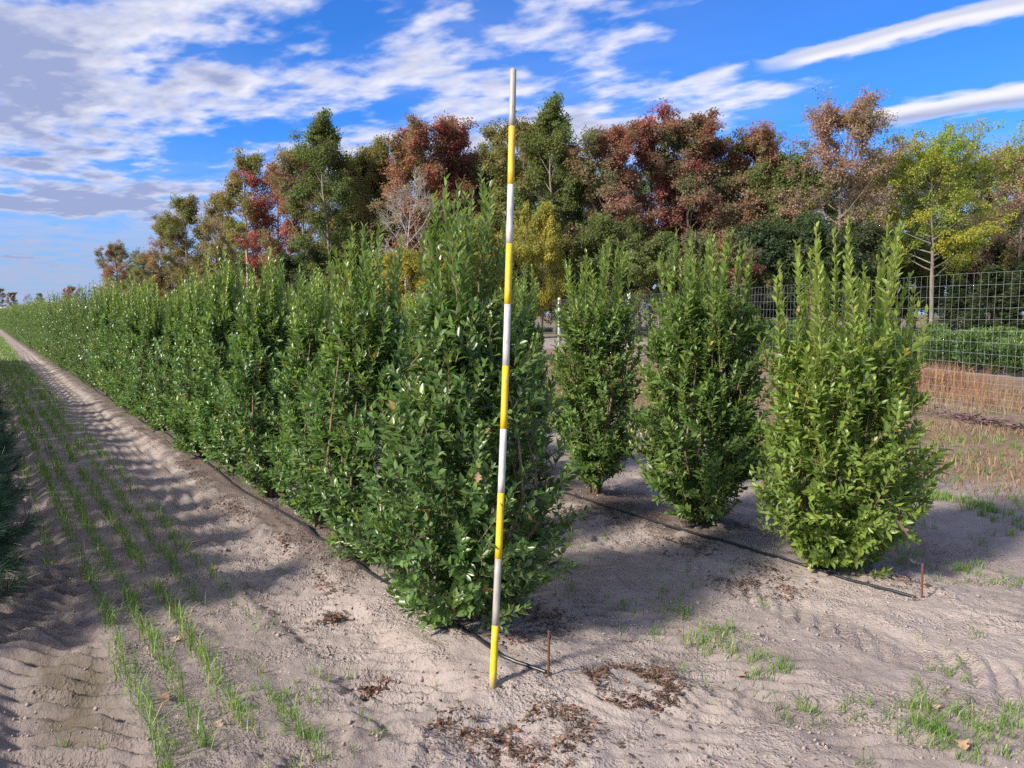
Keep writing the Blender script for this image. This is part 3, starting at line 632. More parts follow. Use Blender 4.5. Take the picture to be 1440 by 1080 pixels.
# loose green patches on the right
def patches(spec, g, tuft=10):
    us, vs, hs = [], [], []
    for (u0, v0, ru, rv, n, h) in spec:
        for k in range(n):
            a, b = u0 + g.normal(0, ru), v0 + g.normal(0, rv)
            if vnoise(np.array([a * 4.1 + 9]), np.array([b * 4.1]))[0] < -.12: continue
            m = int(g.integers(4, tuft + 6)); us.append(a + g.normal(0, .018, m)); vs.append(b + g.normal(0, .018, m)); hs.append(g.uniform(.35, 1.0, m) * h)
    return np.concatenate(us), np.concatenate(vs), np.concatenate(hs)
u_, v_, h_ = patches([(2.50, 3.12, .22, .16, 90, .10), (3.25, 3.25, .50, .20, 70, .08), (4.6, 3.35, .9, .22, 70, .07), (1.50, 3.30, .17, .20, 60, .10), (1.45, 3.75, .30, .35, 70, .09), (1.9, 2.95, .25, .12, 16, .08),
                      (1.25, 2.95, .15, .18, 30, .10), (2.9, 5.35, .45, .14, 60, .10), (2.1, 5.55, .35, .25, 45, .08), (3.4, 5.9, .5, .25, 50, .09), (1.5, 4.5, .4, .4, 50, .08), (3.6, 1.15, .35, .2, 30, .06), (2.7, .75, .3, .25, 46, .09), (2.9, .3, .25, .2, 20, .06)], g)
scatter('grass', 'sparse green grass tufts on the sand right of the pole', M['grass'], u_, v_, h_, np.full(len(u_), .0038), g, .55)
u_, v_, h_ = patches([(4.2, 7.4, .9, .28, 520, .11), (2.6, 7.3, .7, .30, 260, .10), (6.5, 9.6, 1.6, .7, 300, .14), (4.0, 10.8, 1.2, .5, 160, .16)], g)
scatter('grass', 'strip of green grass behind the bright shrub towards the fence', M['grass'], u_, v_, h_, np.full(len(u_), .006), g, .5)
# dry verge by the fence
n = 48000; u_ = g.uniform(-2, 18, n); v_ = g.uniform(7.6, 19, n); ok = vnoise(u_ * .7 + 4, v_ * .7) > -.20
ok &= (v_ + 3 * vnoise(u_ * .5, v_ * .5)) > 8.2
scatter('dry_grass', 'straw coloured dry grass over the verge along the wire fence', M['straw'], u_[ok], v_[ok], g.uniform(.05, .16, ok.sum()), np.full(ok.sum(), .010), g, .9)
FA, FB = np.array([7.91, 11.77]), np.array([4.33, 29.22]); FD = (FB - FA) / np.linalg.norm(FB - FA); FN = np.array([FD[1], -FD[0]])   # FN points beyond the fence
n = 13000; t_ = g.uniform(-4, 24, n); o_ = 1.2 + np.abs(g.normal(0, 1.7, n)) + 1.0 * vnoise(t_ * .5, t_ * 0 + 3) + .06 * np.clip(t_, 0, 20)
pp = FA + FD * t_[:, None] + FN * o_[:, None]; u_, v_ = to_uw(pp[:, 0], pp[:, 1])
scatter('red_grass', 'reddish brown dry grass in a band behind the wire fence', M['redgrass'], u_, v_, g.uniform(.14, .42, n) * (0.35 + 2.2 * np.clip(vnoise(t_ * 1.1, o_ * 1.3) + .15, 0, 1)), np.full(n, .008), g, .8)
n = 900; t_ = g.normal(5.6, .55, n); o_ = g.normal(3.0, .5, n); pp = FA + FD * t_[:, None] + FN * o_[:, None]; u_, v_ = to_uw(pp[:, 0], pp[:, 1])
scatter('red_weed', 'taller rusty red weeds showing right of the bright shrub', M['redgrass'], u_, v_, g.uniform(.3, .75, n), np.full(n, .014), g, .45)

# ------------------------------------------------------------------ litter, chips, clods
def flakes(name, label, mat, spec, g, size=(.010, .036), cat='leaf litter', lift=.006, squash=.45):
    P, S = [], []
    for (u0, v0, ru, rv, n, ring) in spec:
        a = g.uniform(0, 6.28, n); rr = (np.abs(g.normal(ring, .17, n)) if ring else np.sqrt(g.random(n)) * np.abs(g.normal(.8, .3, n)))
        u = u0 + np.cos(a) * rr * ru; v = v0 + np.sin(a) * rr * rv
        ok = vnoise(u * 6 + 3, v * 6 + 1) > -.22; u, v = u[ok], v[ok]
        x, y = xy(u, v); P.append(np.stack([x, y, ground_uw(u, v) + lift * g.random(len(u)) + .002], 1))
    P = np.concatenate(P); n = len(P); D = g.normal(0, 1, (n, 3)); D[:, 2] *= .30; Nn = g.normal(0, squash, (n, 3)) + np.array([0, 0, 1.0])
    ln = g.uniform(*size, n); mb = MB(); leaf_geometry(mb, P, leaf_frames(P, D, Nn), ln, ln * g.uniform(.22, .6, n), DIA_V * np.array([1, 1, 1.6]), DIA_F)
    tag(link(name, mb.mesh(name, mat)), label, cat, kind='stuff')
flakes('leaf_litter', 'dark brown dead leaf litter heaped round the foot of the pole and along the rows', M['litter'],
       [(2.54, 2.42, .22, .28, 1900, .80), (2.46, 1.86, .20, .24, 900, .85), (2.5, 2.0, 1.2, 1.4, 600, 0), (3.20, 1.45, .10, .09, 700, 0), (4.12, 1.56, .10, .14, 600, 0), (2.5, 2.2, .5, .6, 500, 0), (3.1, 4.0, .3, .25, 500, 0), (5.2, 4.15, .9, .2, 900, 0), (3.4, 2.55, .3, .2, 500, 0), (2.80, 1.52, .2, .12, 240, 0), (2.62, 1.62, .25, .10, 260, 0),
        (3.3, 2.3, .35, .25, 420, 0), (3.9, 4.2, .35, .18, 700, 0), (3.2, 4.3, .35, .15, 260, 0), (4.9, 4.4, .7, .30, 900, 0), (2.5, 4.75, .25, .18, 240, 0), (4.6, 1.75, .35, .09, 320, 0), (5.6, 1.8, .5, .12, 420, 0), (6.9, 1.78, .8, .14, 520, 0), (9, 1.8, 1.2, .16, 700, 0), (12, 1.8, 2, .18, 600, 0), (2.9, 4.1, .22, .1, 130, 0)], g)
flakes('pale_chips', 'tiny pale husks and chips scattered over the sand', M['chip'], [(3.3, 2.9, 1.6, 1.5, 420, 0), (4.6, 4.4, 1.4, .5, 260, 0), (5.0, .9, 2.5, .8, 200, 0), (2.2, 4.6, .6, .6, 90, 0), (3.6, 2.6, .5, .4, 80, 0)], g, (.006, .020), 'debris', .004, .3)
def clods():
    mb = MB(); n = 16000; u = g.uniform(1.0, 7.5, n); v = g.uniform(-.3, 5.8, n); ok = (vnoise(u * 1.3 + 11, v * 1.3) + .5 * vnoise(u * 6, v * 6)) > .0; u, v = u[ok], v[ok]; n = len(u)
    x, y = xy(u, v); r = .0022 + .010 * g.random(n) ** 3 * np.where(g.random(n) < .05, 1.7, 1)
    oct_v = np.array([(1, 0, 0), (0, 1, 0), (-1, 0, 0), (0, -1, 0), (0, 0, 1), (0, 0, -1)]); oct_f = np.array([(0, 1, 4), (1, 2, 4), (2, 3, 4), (3, 0, 4), (1, 0, 5), (2, 1, 5), (3, 2, 5), (0, 3, 5)])
    P = np.stack([x, y, ground_uw(u, v) + r * .3], 1)[:, None, :] + oct_v[None] * r[:, None, None] * g.uniform(.55, 1.3, (n, 6, 1))
    mb.add(P.reshape(-1, 3), (oct_f[None] + (np.arange(n) * 6)[:, None, None]).reshape(-1, 3))
    tag(link('soil_crumbs', mb.mesh('soil_crumbs', M['soil_clod'], True)), 'small crumbs and clods of dry sandy soil', 'soil', kind='stuff')
clods()

# ------------------------------------------------------------------ single fallen leaves
def oak_leaf_mesh(seed):
    gg = np.random.default_rng(seed); t = np.linspace(0, 1, 15)[1:-1]
    wv = .30 * np.sin(math.pi * t ** .8) * (1 + .48 * np.sin(t * 6.28 * 3.0 + 1.2)) + .02
    left = np.stack([-wv * gg.uniform(.85, 1.15, 13), t, np.zeros(13)], 1); right = np.stack([wv * gg.uniform(.85, 1.15, 13), t, np.zeros(13)], 1); mid = np.stack([np.zeros(13), t, np.zeros(13)], 1)
    V = np.concatenate([[(0, -.18, 0), (0, 1, 0)], left, mid, right])
    V[:, 2] = .55 * np.abs(V[:, 0]) ** 1.4 + .16 * np.sin(V[:, 1] * 4 + seed) + .10
    l, m, r = 2 + np.arange(13), 15 + np.arange(13), 28 + np.arange(13)
    q = np.concatenate([np.stack([l[:-1], m[:-1], m[1:], l[1:]], 1), np.stack([m[:-1], r[:-1], r[1:], m[1:]], 1)])
    tr = np.array([(0, 15, 2), (0, 28, 15), (1, 14, 27), (1, 27, 40)])
    mb = MB(); mb.add(V, [q, tr]); return mb.mesh('oak_leaf', M['oakleaf'], True)
OAK = [oak_leaf_mesh(s) for s in (1, 2, 3)]
OL = [(3.58, .60, .085, .9, 'curled tan oak leaf lying among the drilled grass at lower left'), (2.93, .52, .09, 2.6, 'flat tan oak leaf on the bare soil near the bottom left corner'),
      (4.22, .78, .06, 1.2, 'small tan leaf between grass lines above the curled oak leaf'), (6.30, .34, .10, .3, 'pale tan leaf in the left wheel track beside the pines'),
      (6.05, .42, .06, 2.2, 'smaller brown leaf just below the pale one in the left wheel track'), (5.35, 1.22, .06, .1, 'single tan leaf on the bare right wheel track'), (3.30, .74, .055, 4.0, 'pinkish tan leaf half under a grass tuft, lower left'),
      (2.62, .92, .055, .2, 'thin reddish brown leaf at the bottom edge of the left lane'), (2.66, 5.25, .075, 1.0, 'tan leaf on sand to the right of the bright shrub'), (2.95, 5.05, .07, 2.0, 'pinkish leaf below the right side of the bright shrub'),
      (2.32, 2.98, .06, .6, 'tan leaf caught in the grass patch right of the pole'), (1.62, 3.42, .06, 1.8, 'small tan leaf in grass at the lower right'), (1.42, 3.20, .07, 2.9, 'brown leaf near the bottom right corner'),
      (2.27, 4.50, .07, .4, 'orange brown leaf lying at the end of the right hose'), (9.2, .18, .10, .7, 'rust coloured leaf far along the left wheel track')]
for i, (u, v, s, rz, lab) in enumerate(OL):
    x, y = xy(u, v); o = link('fallen_leaf', OAK[i % 3], None, (x, y, gz(x, y) + .012), (rg.uniform(-.3, .3), rg.uniform(-.3, .3), rz)); o.scale = (s, s, s); tag(o, lab, 'leaf', 'fallen leaves on the soil')
x, y = xy(2.93, 4.70)
o = link('fallen_leaf', OAK[1], None, (x + .12, y - .60, .42), (1.1, .3, .7)); o.scale = (.13, .13, .13); tag(o, 'large tan oak leaf caught low on the bright shrub', 'leaf', 'fallen leaves on the soil')
x, y = xy(3.62, 2.14)
o = link('fallen_leaf', OAK[2], None, (x + .13, y - .60, .95), (.9, .2, .2)); o.scale = (.05, .05, .05); tag(o, 'small orange leaf caught on the nearest shrub beside the pole', 'leaf', 'fallen leaves on the soil')

# ------------------------------------------------------------------ woven wire fence
def fence():
    root = thing('wire_fence', 'tall woven wire mesh fence with pale posts behind the shrubs', 'fence', (FA[0], FA[1], 0))
    T0, T1, HT = -2.5, 29.0, 2.40
    hts = [.06, .15, .25, .36, .48, .61, .75, .91, 1.08, 1.26, 1.45, 1.64, 1.83, 2.02, 2.21, HT]
    def P(t, z): p = FD * t; return (p[0], p[1], z)
    for h in hts:
        t = np.linspace(T0, T1, 24); sag = .012 * np.sin(t * 1.3 + h * 5)
        mb = MB(); mb.tube([P(a, h + s) for a, s in zip(t, sag)], .0015, 4, caps=False); link('line_wire', mb.mesh('line_wire', M['wire']), root)
    mb = MB(); mb.tube([(0, 0, .05), (.004, .003, .8), (-.003, 0, 1.6), (0, 0, HT + .005)], .0012, 4, caps=False); vm = mb.mesh('stay_wire', M['wire'])
    t = T0
    while t < T1: link('stay_wire', vm, root, P(t, 0)); t += .152
    for tp, hh, rr in ((5.9, 2.44, .026), (17.8, 2.52, .075), (27.9, 2.5, .075)):
        mb = MB(); mb.tube([(0, 0, -.3), (.005, 0, 1.2), (0, 0, hh), (0, 0, hh + .015)], [rr, rr * .97, rr * .94, rr * .7], 12)
        p = FD * tp + FN * .085; link('post', mb.mesh('fence_post', M['rust'] if rr < .03 else M['post'], True), root, (p[0], p[1], 0))
    mb = MB(); k = np.linspace(0, 1, 22); st = FD * 2.9
    mb.tube(np.stack([st[0] + .10 * np.sin(k * 9) * k - .05, st[1] + .10 * np.cos(k * 7) * k, 2.55 - .42 * k + .14 * np.sin(k * 3.1)], 1), .004, 5); link('loose_wire', mb.mesh('loose_wire', M['wire']), root)['label'] = 'curled loose wire hanging from the top'
fence()
def heap():
    n = 700; P = FA + FD * (g.normal(.3, .75, n))[:, None] - FN * (.35 + g.normal(0, .10, n))[:, None]
    P = np.stack([P[:, 0], P[:, 1], .02 + np.abs(g.normal(0, .045, n))], 1); mb = MB()
    ln = g.uniform(.05, .16, n); D = g.normal(0, 1, (n, 3)); D[:, 2] *= .25
    leaf_geometry(mb, P, leaf_frames(P, D, g.normal(0, 1, (n, 3)) + np.array([0, 0, 1])), ln, ln * .3, DIA_V, DIA_F)
    tag(link('debris_heap', mb.mesh('debris_heap', solid('purple_brown_debris', (.10, .065, .06), (.20, .13, .12), 20, .9))), 'low heap of purplish brown clippings at the foot of the fence', 'debris', kind='stuff')
heap()

# ------------------------------------------------------------------ clipped yews in the block beyond the fence
def yew_data(seed):
    g = np.random.default_rng(seed); n = 2300; z = g.uniform(.10, 1.12, n); a = g.uniform(0, 6.28, n)
    r = (.14 + .32 * sst(z, .05, .45)) * (1 - .35 * sst(z, .85, 1.15)) * (1 + .12 * np.sin(3 * a + seed) + .08 * np.sin(6 * z + a)) * np.where(g.random(n) < .75, g.uniform(.85, 1.05, n), g.uniform(.3, .85, n))
    P = np.stack([np.cos(a) * r, np.sin(a) * r, z], 1); D = P * np.array([.8, .8, 0]) + np.array([0, 0, .55]) + g.normal(0, .3, (n, 3)); L_ = g.uniform(.08, .15, n)
    mb = MB(); leaf_geometry(mb, P, leaf_frames(P, D, g.normal(0, 1, (n, 3))), L_, L_ * .42, DIA_V, DIA_F, np.clip((z - .8) * 2.2 + g.normal(0, .12, n), 0, 1))
    tr = MB(); tr.tube([(0, 0, -.05), (0, .01, .5)], [.02, .014], 6); return mb.mesh('yew_foliage', M['yew'], False, 'young'), tr.mesh('yew_trunk', M['stem'], True)
YEW = [yew_data(s) for s in (4, 5)]
for rk in range(3):
    for k in range(30):
        p = np.array([13.9, 21.8]) + FN * (1.5 * rk) + FD * (-4.5 + .78 * k + .3 * rk) + np.array([rg.uniform(-.05, .05), rg.uniform(-.08, .08)])
        lab = ['clipped green bush in the front line of the nursery block beyond the fence', 'clipped green bush in the middle line of the nursery block beyond the fence', 'clipped green bush in the rear line of the nursery block beyond the fence'][rk]
        o = thing('clipped_bush', lab, 'bush', (p[0], p[1], 0), rg.uniform(0, 6.28), ['front line of clipped bushes', 'middle line of clipped bushes', 'rear line of clipped bushes'][rk]); s = rg.uniform(.76, 1.1); o.scale = (s, s, s * rg.uniform(.92, 1.12))
        f_, t_ = YEW[(k + rk) % 2]; link('stem', t_, o); link('foliage', f_, o)['kind'] = 'stuff'

# ------------------------------------------------------------------ autumn wood
def tree_data(seed, H=18.0, cb=5.0, Rm=4.2, nleaf=11000, lsize=.24, limbs=20, clump=1.0, trunk_r=.20, bare=False, low=.5, peak=.40):
    g = np.random.default_rng(seed); wood = MB(); trunk = MB()
    t = np.linspace(0, 1, 12); wob = np.cumsum(g.normal(0, .10, (12, 2)), 0) * np.linspace(0.2, 1, 12)[:, None]
    tp = np.stack([wob[:, 0], wob[:, 1], t * H * .96 - .2 * (t == 0)], 1)
    tr = trunk_r * (1 - t) ** .75 + .018; tr[0] *= 1.25; trunk.tube(tp, tr, 8)
    at = lambda z: np.array([np.interp(z, tp[:, 2], tp[:, j]) for j in range(3)])
    C = []; Wt = []
    for i in range(limbs):
        f = (i + g.uniform(.1, .9)) / limbs; z0 = cb + (H * .95 - cb) * f ** .9
        a = i * 2.4 + g.normal(0, .4); pr = max(.12, math.sqrt(max(0.0, 1 - ((f - peak) / (1.02 - peak if f > peak else peak + .38)) ** 2)))
        ln = Rm * pr * g.uniform(.72, 1.12); el = R(low * 40 + 42 * f + g.normal(0, 8))
        d = np.array([math.cos(a) * math.cos(el), math.sin(a) * math.cos(el), math.sin(el)]); b = at(z0 * .97)
        k = np.linspace(0, 1, 6); pts = b + d * ln * k[:, None] + np.array([0, 0, .22 * ln]) * (k ** 2)[:, None] + np.cumsum(g.normal(0, .035 * ln, (6, 3)), 0) * k[:, None]
        r0 = trunk_r * .42 * (1 - f * .6); wood.tube(pts, np.linspace(r0, .02, 6), 5, caps=False)
        C.append(pts[-1]); Wt.append(.9); C.append(pts[4]); Wt.append(.8)
        for j in range(7):
            kk = g.uniform(.35, 1.0); b2 = np.array([np.interp(kk, k, pts[:, q]) for q in range(3)]); d2 = norm(d + g.normal(0, .65, 3) + np.array([0, 0, .25])); l2 = ln * g.uniform(.25, .45)
            m = b2 + d2 * l2 * .5 + g.normal(0, .05 * l2, 3); e = b2 + d2 * l2 + np.array([0, 0, .1 * l2])
            wood.tube([b2, m, e], [r0 * .38, r0 * .25, .012], 4, caps=False); C.append(e); Wt.append(1.0)
            if g.random() < .5: C.append(m); Wt.append(.7)
            for q in range(7 if bare else 2):
                b3 = b2 + (e - b2) * g.uniform(.3, 1.0); d3 = norm(d2 + g.normal(0, .6, 3) + np.array([0, 0, .3])); l3 = l2 * g.uniform(.35, .8)
                wood.tube([b3, b3 + d3 * l3 * .5 + g.normal(0, .06 * l3, 3), b3 + d3 * l3], [.022 if bare else .016, .014, .008], 3, caps=False); C.append(b3 + d3 * l3); Wt.append(.7)
                if bare:
                    for q2 in range(3):
                        b4 = b3 + d3 * l3 * g.uniform(.3, .95); d4 = norm(d3 + g.normal(0, .6, 3)); wood.tube([b4, b4 + d4 * l3 * .55], [.011, .006], 3, caps=False)
    C = np.array(C); Wt = np.array(Wt) * g.uniform(.45, 1.5, len(C)); Wt /= Wt.sum()
    idx = g.choice(len(C), nleaf, p=Wt); rad = clump * H * .033 * g.uniform(.65, 1.35, len(C))
    off = norm(g.normal(0, 1, (nleaf, 3))) * (g.random((nleaf, 1)) ** .45) * np.array([1, 1, .72])
    P = C[idx] + off * rad[idx][:, None]
    D = off + g.normal(0, .6, (nleaf, 3)) + np.array([0, 0, -.2]); Nn = g.normal(0, .6, (nleaf, 3)) + np.array([0, 0, .55]) + .7 * norm(P - np.array([0, 0, .55 * H])) + .4 * off; L_ = lsize * g.uniform(.65, 1.25, nleaf)
    mb = MB(); leaf_geometry(mb, P, leaf_frames(P, D, Nn), L_, L_ * .62, DIA_V * np.array([1.25, 1, 1]), DIA_F)
    return mb.mesh('tree_crown', None), wood.mesh('tree_limbs', None, True), trunk.mesh('tree_trunk', None, True)
TREE = {'full': tree_data(1, nleaf=41216, cb=3.0, Rm=4.8, limbs=26, lsize=.201), 'full2': tree_data(2, nleaf=38640, cb=3.6, Rm=4.6, limbs=24, lsize=.201), 'round': tree_data(3, H=16, nleaf=38640, cb=2.0, Rm=5.0, limbs=26, peak=.35, lsize=.194),
        'tall': tree_data(4, H=20, nleaf=30911, cb=6.0, Rm=3.6, limbs=22, lsize=.207), 'tall2': tree_data(5, H=20, nleaf=16744, cb=9.0, Rm=3.0, limbs=16, lsize=.214), 'thin': tree_data(6, H=18, nleaf=23184, cb=4.5, Rm=3.6, limbs=20, lsize=.207),
        'airy': tree_data(7, H=18, nleaf=28335, cb=5.5, Rm=4.4, limbs=22, clump=1.0, lsize=.181, bare=True, trunk_r=.17), 'open': tree_data(8, H=18, nleaf=40320, cb=6.4, Rm=6.6, limbs=30, clump=1.15, lsize=.204, low=.30, trunk_r=.24, peak=.62),
        'bare': tree_data(9, H=15, nleaf=350, cb=4.5, Rm=3.6, limbs=18, clump=1.1, bare=True, trunk_r=.15, lsize=.2), 'bush': tree_data(10, H=7, nleaf=23184, cb=.6, Rm=3.0, limbs=22, clump=1.7, lsize=.181, trunk_r=.10, peak=.25),
        'conifer': None}
def conifer():
    g = np.random.default_rng(12); H = 9.0; trunk = MB(); trunk.tube([(0, 0, -.2), (0, .05, 4), (0, 0, H * .97)], [.16, .10, .02], 8); wood = MB(); P, D = [], []
    for z in np.linspace(.5, H * .97, 34):
        for k in range(9):
            a = g.uniform(0, 6.28); ln = 2.1 * (1 - z / H) ** .8 * g.uniform(.75, 1.1) + .12; t = np.linspace(0, 1, 4)
            pts = np.array([0, 0, z]) + np.stack([np.cos(a) * ln * t, np.sin(a) * ln * t, .25 * ln * t - .3 * ln * t ** 2], 1); wood.tube(pts, np.linspace(.025, .008, 4), 3, caps=False)
            n = 40; tt = g.uniform(.25, 1, n); P.append(np.stack([np.interp(tt, t, pts[:, j]) for j in range(3)], 1) + g.normal(0, .07, (n, 3))); D.append(np.array([math.cos(a), math.sin(a), .1]) + g.normal(0, .5, (n, 3)))
    P = np.concatenate(P); D = np.concatenate(D); n = len(P); L_ = g.uniform(.16, .34, n); mb = MB(); leaf_geometry(mb, P, leaf_frames(P, D, g.normal(0, .6, (n, 3)) + np.array([0, 0, 1])), L_, L_ * .4, DIA_V, DIA_F)
    return mb.mesh('tree_crown', None), wood.mesh('tree_limbs', None, True), trunk.mesh('tree_trunk', None, True)
TREE['conifer'] = conifer()
def crown_top(me):
    co = np.empty(len(me.vertices) * 3, np.float32); me.vertices.foreach_get('co', co); return float(np.percentile(co[2::3], 99.7))
TREE_H = {k: crown_top(v[0]) for k, v in TREE.items()}
TREE_H['bare'] = 16.5
def tm(name, d, m_, l, y): return leaf_material('autumn_' + name, d, m_, l, .6, .45, None, y, clump=.32, spec=.25)
LM = {k: tm(k, *v) for k, v in {
    'red': ((0.205, 0.074, 0.061), (0.346, 0.125, 0.105), (0.461, 0.211, 0.173), (0.243, 0.192, 0.122)), 'crimson': ((0.256, 0.074, 0.084), (0.435, 0.122, 0.134), (0.538, 0.198, 0.198), (0.307, 0.154, 0.128)),
    'rust': ((0.218, 0.122, 0.070), (0.333, 0.192, 0.109), (0.435, 0.288, 0.173), (0.205, 0.205, 0.096)), 'redgreen': ((0.122, 0.143, 0.079), (0.186, 0.207, 0.109), (0.256, 0.262, 0.147), (0.397, 0.192, 0.154)),
    'olive': ((0.122, 0.147, 0.054), (0.192, 0.220, 0.077), (0.262, 0.282, 0.109), (0.269, 0.211, 0.102)), 'green': ((0.083, 0.134, 0.049), (0.134, 0.198, 0.067), (0.198, 0.269, 0.096), (0.186, 0.198, 0.074)),
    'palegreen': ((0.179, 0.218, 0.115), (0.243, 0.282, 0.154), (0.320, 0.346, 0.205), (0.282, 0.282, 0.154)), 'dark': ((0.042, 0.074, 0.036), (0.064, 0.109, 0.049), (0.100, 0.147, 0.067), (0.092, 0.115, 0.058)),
    'yellow': ((.30, .25, .04), (.42, .36, .06), (.52, .46, .10), (.24, .26, .07)), 'yellowgreen': ((.14, .21, .045), (.21, .30, .06), (.29, .38, .08), (.40, .37, .06)),
    'pink': ((0.346, 0.198, 0.160), (0.448, 0.275, 0.224), (0.538, 0.371, 0.307), (0.307, 0.256, 0.179)), 'brown': ((0.218, 0.166, 0.096), (0.320, 0.243, 0.141), (0.422, 0.333, 0.205), (0.218, 0.218, 0.102))}.items()}
def ray_x(px): return (px - 720) / 1082
def tree(px, D_, top, proto, col, label, bark='bark', widen=1.0, group='trees of the autumn wood', rz=None, name='autumn_tree', cat='tree'):
    """px, top: where the tree stands on the skyline; D_ its distance in metres; its height follows"""
    zt = CAM_H + D_ * math.tan(math.atan((540 - top) / 1082) - R(5.28)) * 0.97
    s = zt / TREE_H[proto]; o = thing(name, label, cat, (ray_x(px) * D_, D_, 0), rg.uniform(0, 6.28) if rz is None else rz, group); o.scale = (s * widen, s * widen, s)
    cr, lb, tk = TREE[proto]
    par = o
    for nm, me, mt in (('crown', cr, LM[col]), ('trunk', tk, M[bark]), ('limbs', lb, M[bark])):
        c = link(nm, me, par)
        if nm == 'trunk': par = c
        if not me.materials: me.materials.append(None)
        c.material_slots[0].link = 'OBJECT'; c.material_slots[0].material = mt
    return o
GT = 'trees of the autumn wood'
for a in [
    (168, 160, 338, 'round', 'redgreen', 'small far tree with reddish leaves at the left end of the wood'), (208, 150, 352, 'round', 'palegreen', 'low pale green tree second from the left end of the wood'),
    (245, 125, 300, 'full', 'rust', 'rust brown tree left of the tall olive trees, far left'), (268, 108, 268, 'thin', 'olive', 'slender olive brown tree, first tall one at the left of the wood'), (305, 106, 266, 'thin', 'brown', 'slender brown tree right of the slender olive one'),
    (335, 112, 300, 'full2', 'palegreen', 'pale green tree low behind the tall pale trunk at left'), (352, 84, 206, 'tall2', 'olive', 'tall thin tree with bare pale trunk and small olive crown', 'bark_pale'),
    (395, 84, 222, 'full2', 'crimson', 'crimson tree right of the tall bare pale trunk'), (432, 80, 200, 'full', 'redgreen', 'reddish green tree close left of the tall green-brown tree'), (468, 68, 152, 'tall', 'green', 'tall green-brown tree rising above the red ones at left'),
    (505, 74, 205, 'full2', 'olive', 'olive tree between the tall green tree and the big red one'), (545, 72, 190, 'full', 'olive', 'olive brown tree behind the bare white tree'), (572, 58, 232, 'bare', 'brown', 'bare pale branching tree in front of the red trees', 'bark_pale'),
    (600, 68, 160, 'full', 'red', 'big dark red tree left of the striped pole'), (645, 70, 162, 'tall', 'red', 'tall red topped tree just left of the striped pole'), (688, 72, 190, 'full2', 'olive', 'dark olive tree directly behind the striped pole'),
    (735, 68, 160, 'full', 'olive', 'olive tree just right of the striped pole'), (782, 64, 130, 'tall', 'green', 'tallest olive green tree right of the pole with tufted top'), (672, 52, 300, 'bush', 'yellow', 'low yellow tree peeping over the nearest shrub', 'bark', .75),
    (762, 54, 282, 'bush', 'yellow', 'low yellow tree right of the pole below the tallest green tree', 'bark', .55), (575, 52, 350, 'bush', 'yellow', 'small yellow bush at the foot of the bare pale tree'), (815, 66, 215, 'round', 'green', 'dark green tree at the left shoulder of the red trees, right side'),
    (855, 62, 168, 'full', 'redgreen', 'grey-green tree flushed red, left of the crimson crown'), (912, 66, 150, 'full2', 'crimson', 'crimson crowned tree in the middle of the right side'), (965, 64, 152, 'full', 'redgreen', 'red flushed greyish green crown right of the crimson one'),
    (1010, 66, 170, 'full2', 'redgreen', 'mixed red and green tree right of the red flushed greyish crown'), (1058, 64, 178, 'full', 'redgreen', 'dull red-green tree left of the pinkish airy tree'), (1105, 62, 205, 'round', 'green', 'dark green round tree against the trunk of the pinkish tree'),
    (1172, 58, 130, 'airy', 'pink', 'tall airy tree with thin pinkish leaves and visible branches'), (1225, 66, 250, 'bare', 'pink', 'bare twiggy tree between the pinkish tree and the yellow one'),
    (1308, 56, 165, 'open', 'yellowgreen', 'spreading yellow-green tree with clear trunk behind the fence'), (1425, 60, 190, 'airy', 'pink', 'half bare pinkish tree at the right edge'),
]: tree(*a)
for a in [(850, 56, 300, 'bush', 'green', 'dark green bushy undergrowth below the grey-green tree'), (925, 54, 325, 'bush', 'green', 'low green bush under the crimson tree'), (995, 52, 322, 'bush', 'redgreen', 'low pinkish red bush just above the narrow shrub'), (1060, 54, 310, 'bush', 'dark', 'dark evergreen bush left of the dark round tree'),
          (1125, 55, 300, 'bush', 'dark', 'dark evergreen bush below the pinkish airy tree'), (1195, 56, 310, 'bush', 'dark', 'dark evergreen bush behind the bright shrub'), (1262, 62, 330, 'bush', 'green', 'green bush left of the yellow-green tree trunk'), (1335, 64, 318, 'bush', 'green', 'green bush right of the yellow-green tree trunk'),
          (1400, 62, 330, 'bush', 'olive', 'olive bush under the half bare pinkish tree'), (790, 58, 330, 'bush', 'olive', 'olive bush behind the slim shrub of the right row')]: tree(*a, group='bushes along the edge of the wood', name='edge_bush', cat='bush')
for a in [(1345, 40, 392, 'conifer', 'dark', 'dark conifer behind the clipped bushes, left of the pair at the edge'), (1392, 38, 375, 'conifer', 'dark', 'dark conifer behind the clipped bushes near the right edge'), (1440, 37, 370, 'conifer', 'dark', 'dark conifer cut off by the right edge')]: tree(*a, group='dark conifers beyond the clipped bushes', name='conifer', widen=1.9)
rt = random.Random(31)
FRONT = [(432, 'reddish green tree beside the tall green-brown one'), (475, 'tall green-brown tree'), (520, 'olive tree left of the big red one'), (572, 'bare pale tree'), (605, 'big dark red tree'), (648, 'tall red topped tree'), (690, 'striped pole'), (735, 'olive tree right of the pole'), (782, 'tallest olive green tree'), (820, 'dark green tree at the shoulder of the red trees'),
         (858, 'grey-green tree flushed red'), (912, 'crimson crowned tree'), (962, 'red flushed crown right of the crimson tree'), (1010, 'mixed red and green tree'), (1055, 'dull red-green tree'), (1105, 'dark green round tree'), (1150, 'left half of the pinkish airy tree'), (1195, 'right half of the pinkish airy tree'), (1235, 'bare twiggy tree'), (1280, 'left half of the yellow-green tree'), (1330, 'right half of the yellow-green tree'), (1375, 'gap right of the yellow-green tree'), (1425, 'half bare pinkish tree at the right edge')]
def behind(px): return min(FRONT, key=lambda f: abs(f[0] - px))[1]
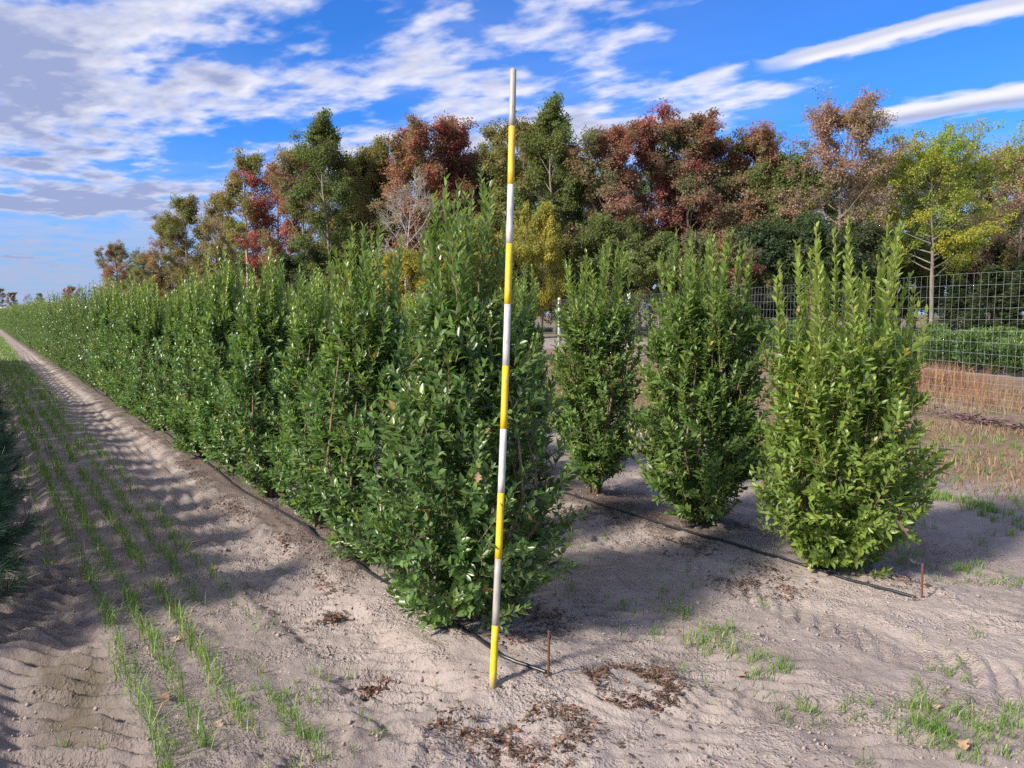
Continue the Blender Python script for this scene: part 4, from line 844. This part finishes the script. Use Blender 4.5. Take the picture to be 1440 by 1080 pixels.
for px in range(512, 1460, 46):
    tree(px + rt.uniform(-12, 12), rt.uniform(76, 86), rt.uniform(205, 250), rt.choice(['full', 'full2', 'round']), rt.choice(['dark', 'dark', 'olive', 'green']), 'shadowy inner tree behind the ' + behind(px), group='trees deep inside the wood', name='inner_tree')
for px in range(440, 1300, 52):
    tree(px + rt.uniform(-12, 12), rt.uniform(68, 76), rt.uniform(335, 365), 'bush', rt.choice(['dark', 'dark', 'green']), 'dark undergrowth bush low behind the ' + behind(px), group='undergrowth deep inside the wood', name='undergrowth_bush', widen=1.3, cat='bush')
for px in range(165, 430, 24):
    dd = 165 - (px - 165) * .28
    tree(px + rt.uniform(-8, 8), dd + rt.uniform(4, 18), 384 - (px - 165) * .12 + rt.uniform(-14, 14), 'bush', rt.choice(['brown', 'olive', 'palegreen', 'rust']), 'brownish bush between far slender trunks, ' + ordinal(1 + (px - 165) // 24) + ' from the left end of the wood', group='undergrowth at the left of the wood', name='undergrowth_bush', widen=1.2, cat='bush')
for a in [(2, 330, 404, 'thin', 'brown', 'faint far brown tree at the left end of the skyline'), (20, 340, 410, 'full', 'rust', 'faint far orange tree beyond the end of the row'), (42, 380, 412, 'bare', 'brown', 'faint far bare tree beyond the end of the row'), (62, 390, 411, 'thin', 'palegreen', 'faint far greyish tree above the end of the row'), (103, 260, 401, 'round', 'red', 'small far red tree peeping over the row at left')]:
    tree(*a, group='far trees on the skyline')
def shed():
    root = thing('white_shed', 'tiny white low building at the far end of the lane', 'building', (-148, 222, 0), R(20)); w_, d_, h_ = 9, 6, 2.2
    mb = MB(); mb.box(-w_, w_, -d_ / 2, d_ / 2, 0, h_); link('wall', mb.mesh('shed_wall', M['shed']), root)
    mb = MB(); v = [(-w_ - .3, -d_ / 2 - .3, h_ + .003), (w_ + .3, -d_ / 2 - .3, h_ + .003), (w_ + .3, d_ / 2 + .3, h_ + .003), (-w_ - .3, d_ / 2 + .3, h_ + .003), (-w_ - .3, 0, h_ + 1.2), (w_ + .3, 0, h_ + 1.2)]
    mb.add(v, [np.array([(0, 1, 5, 4), (2, 3, 4, 5), (0, 3, 2, 1)]), np.array([(0, 4, 3), (1, 2, 5)])]); link('roof', mb.mesh('shed_roof', M['shed']), root)
shed()
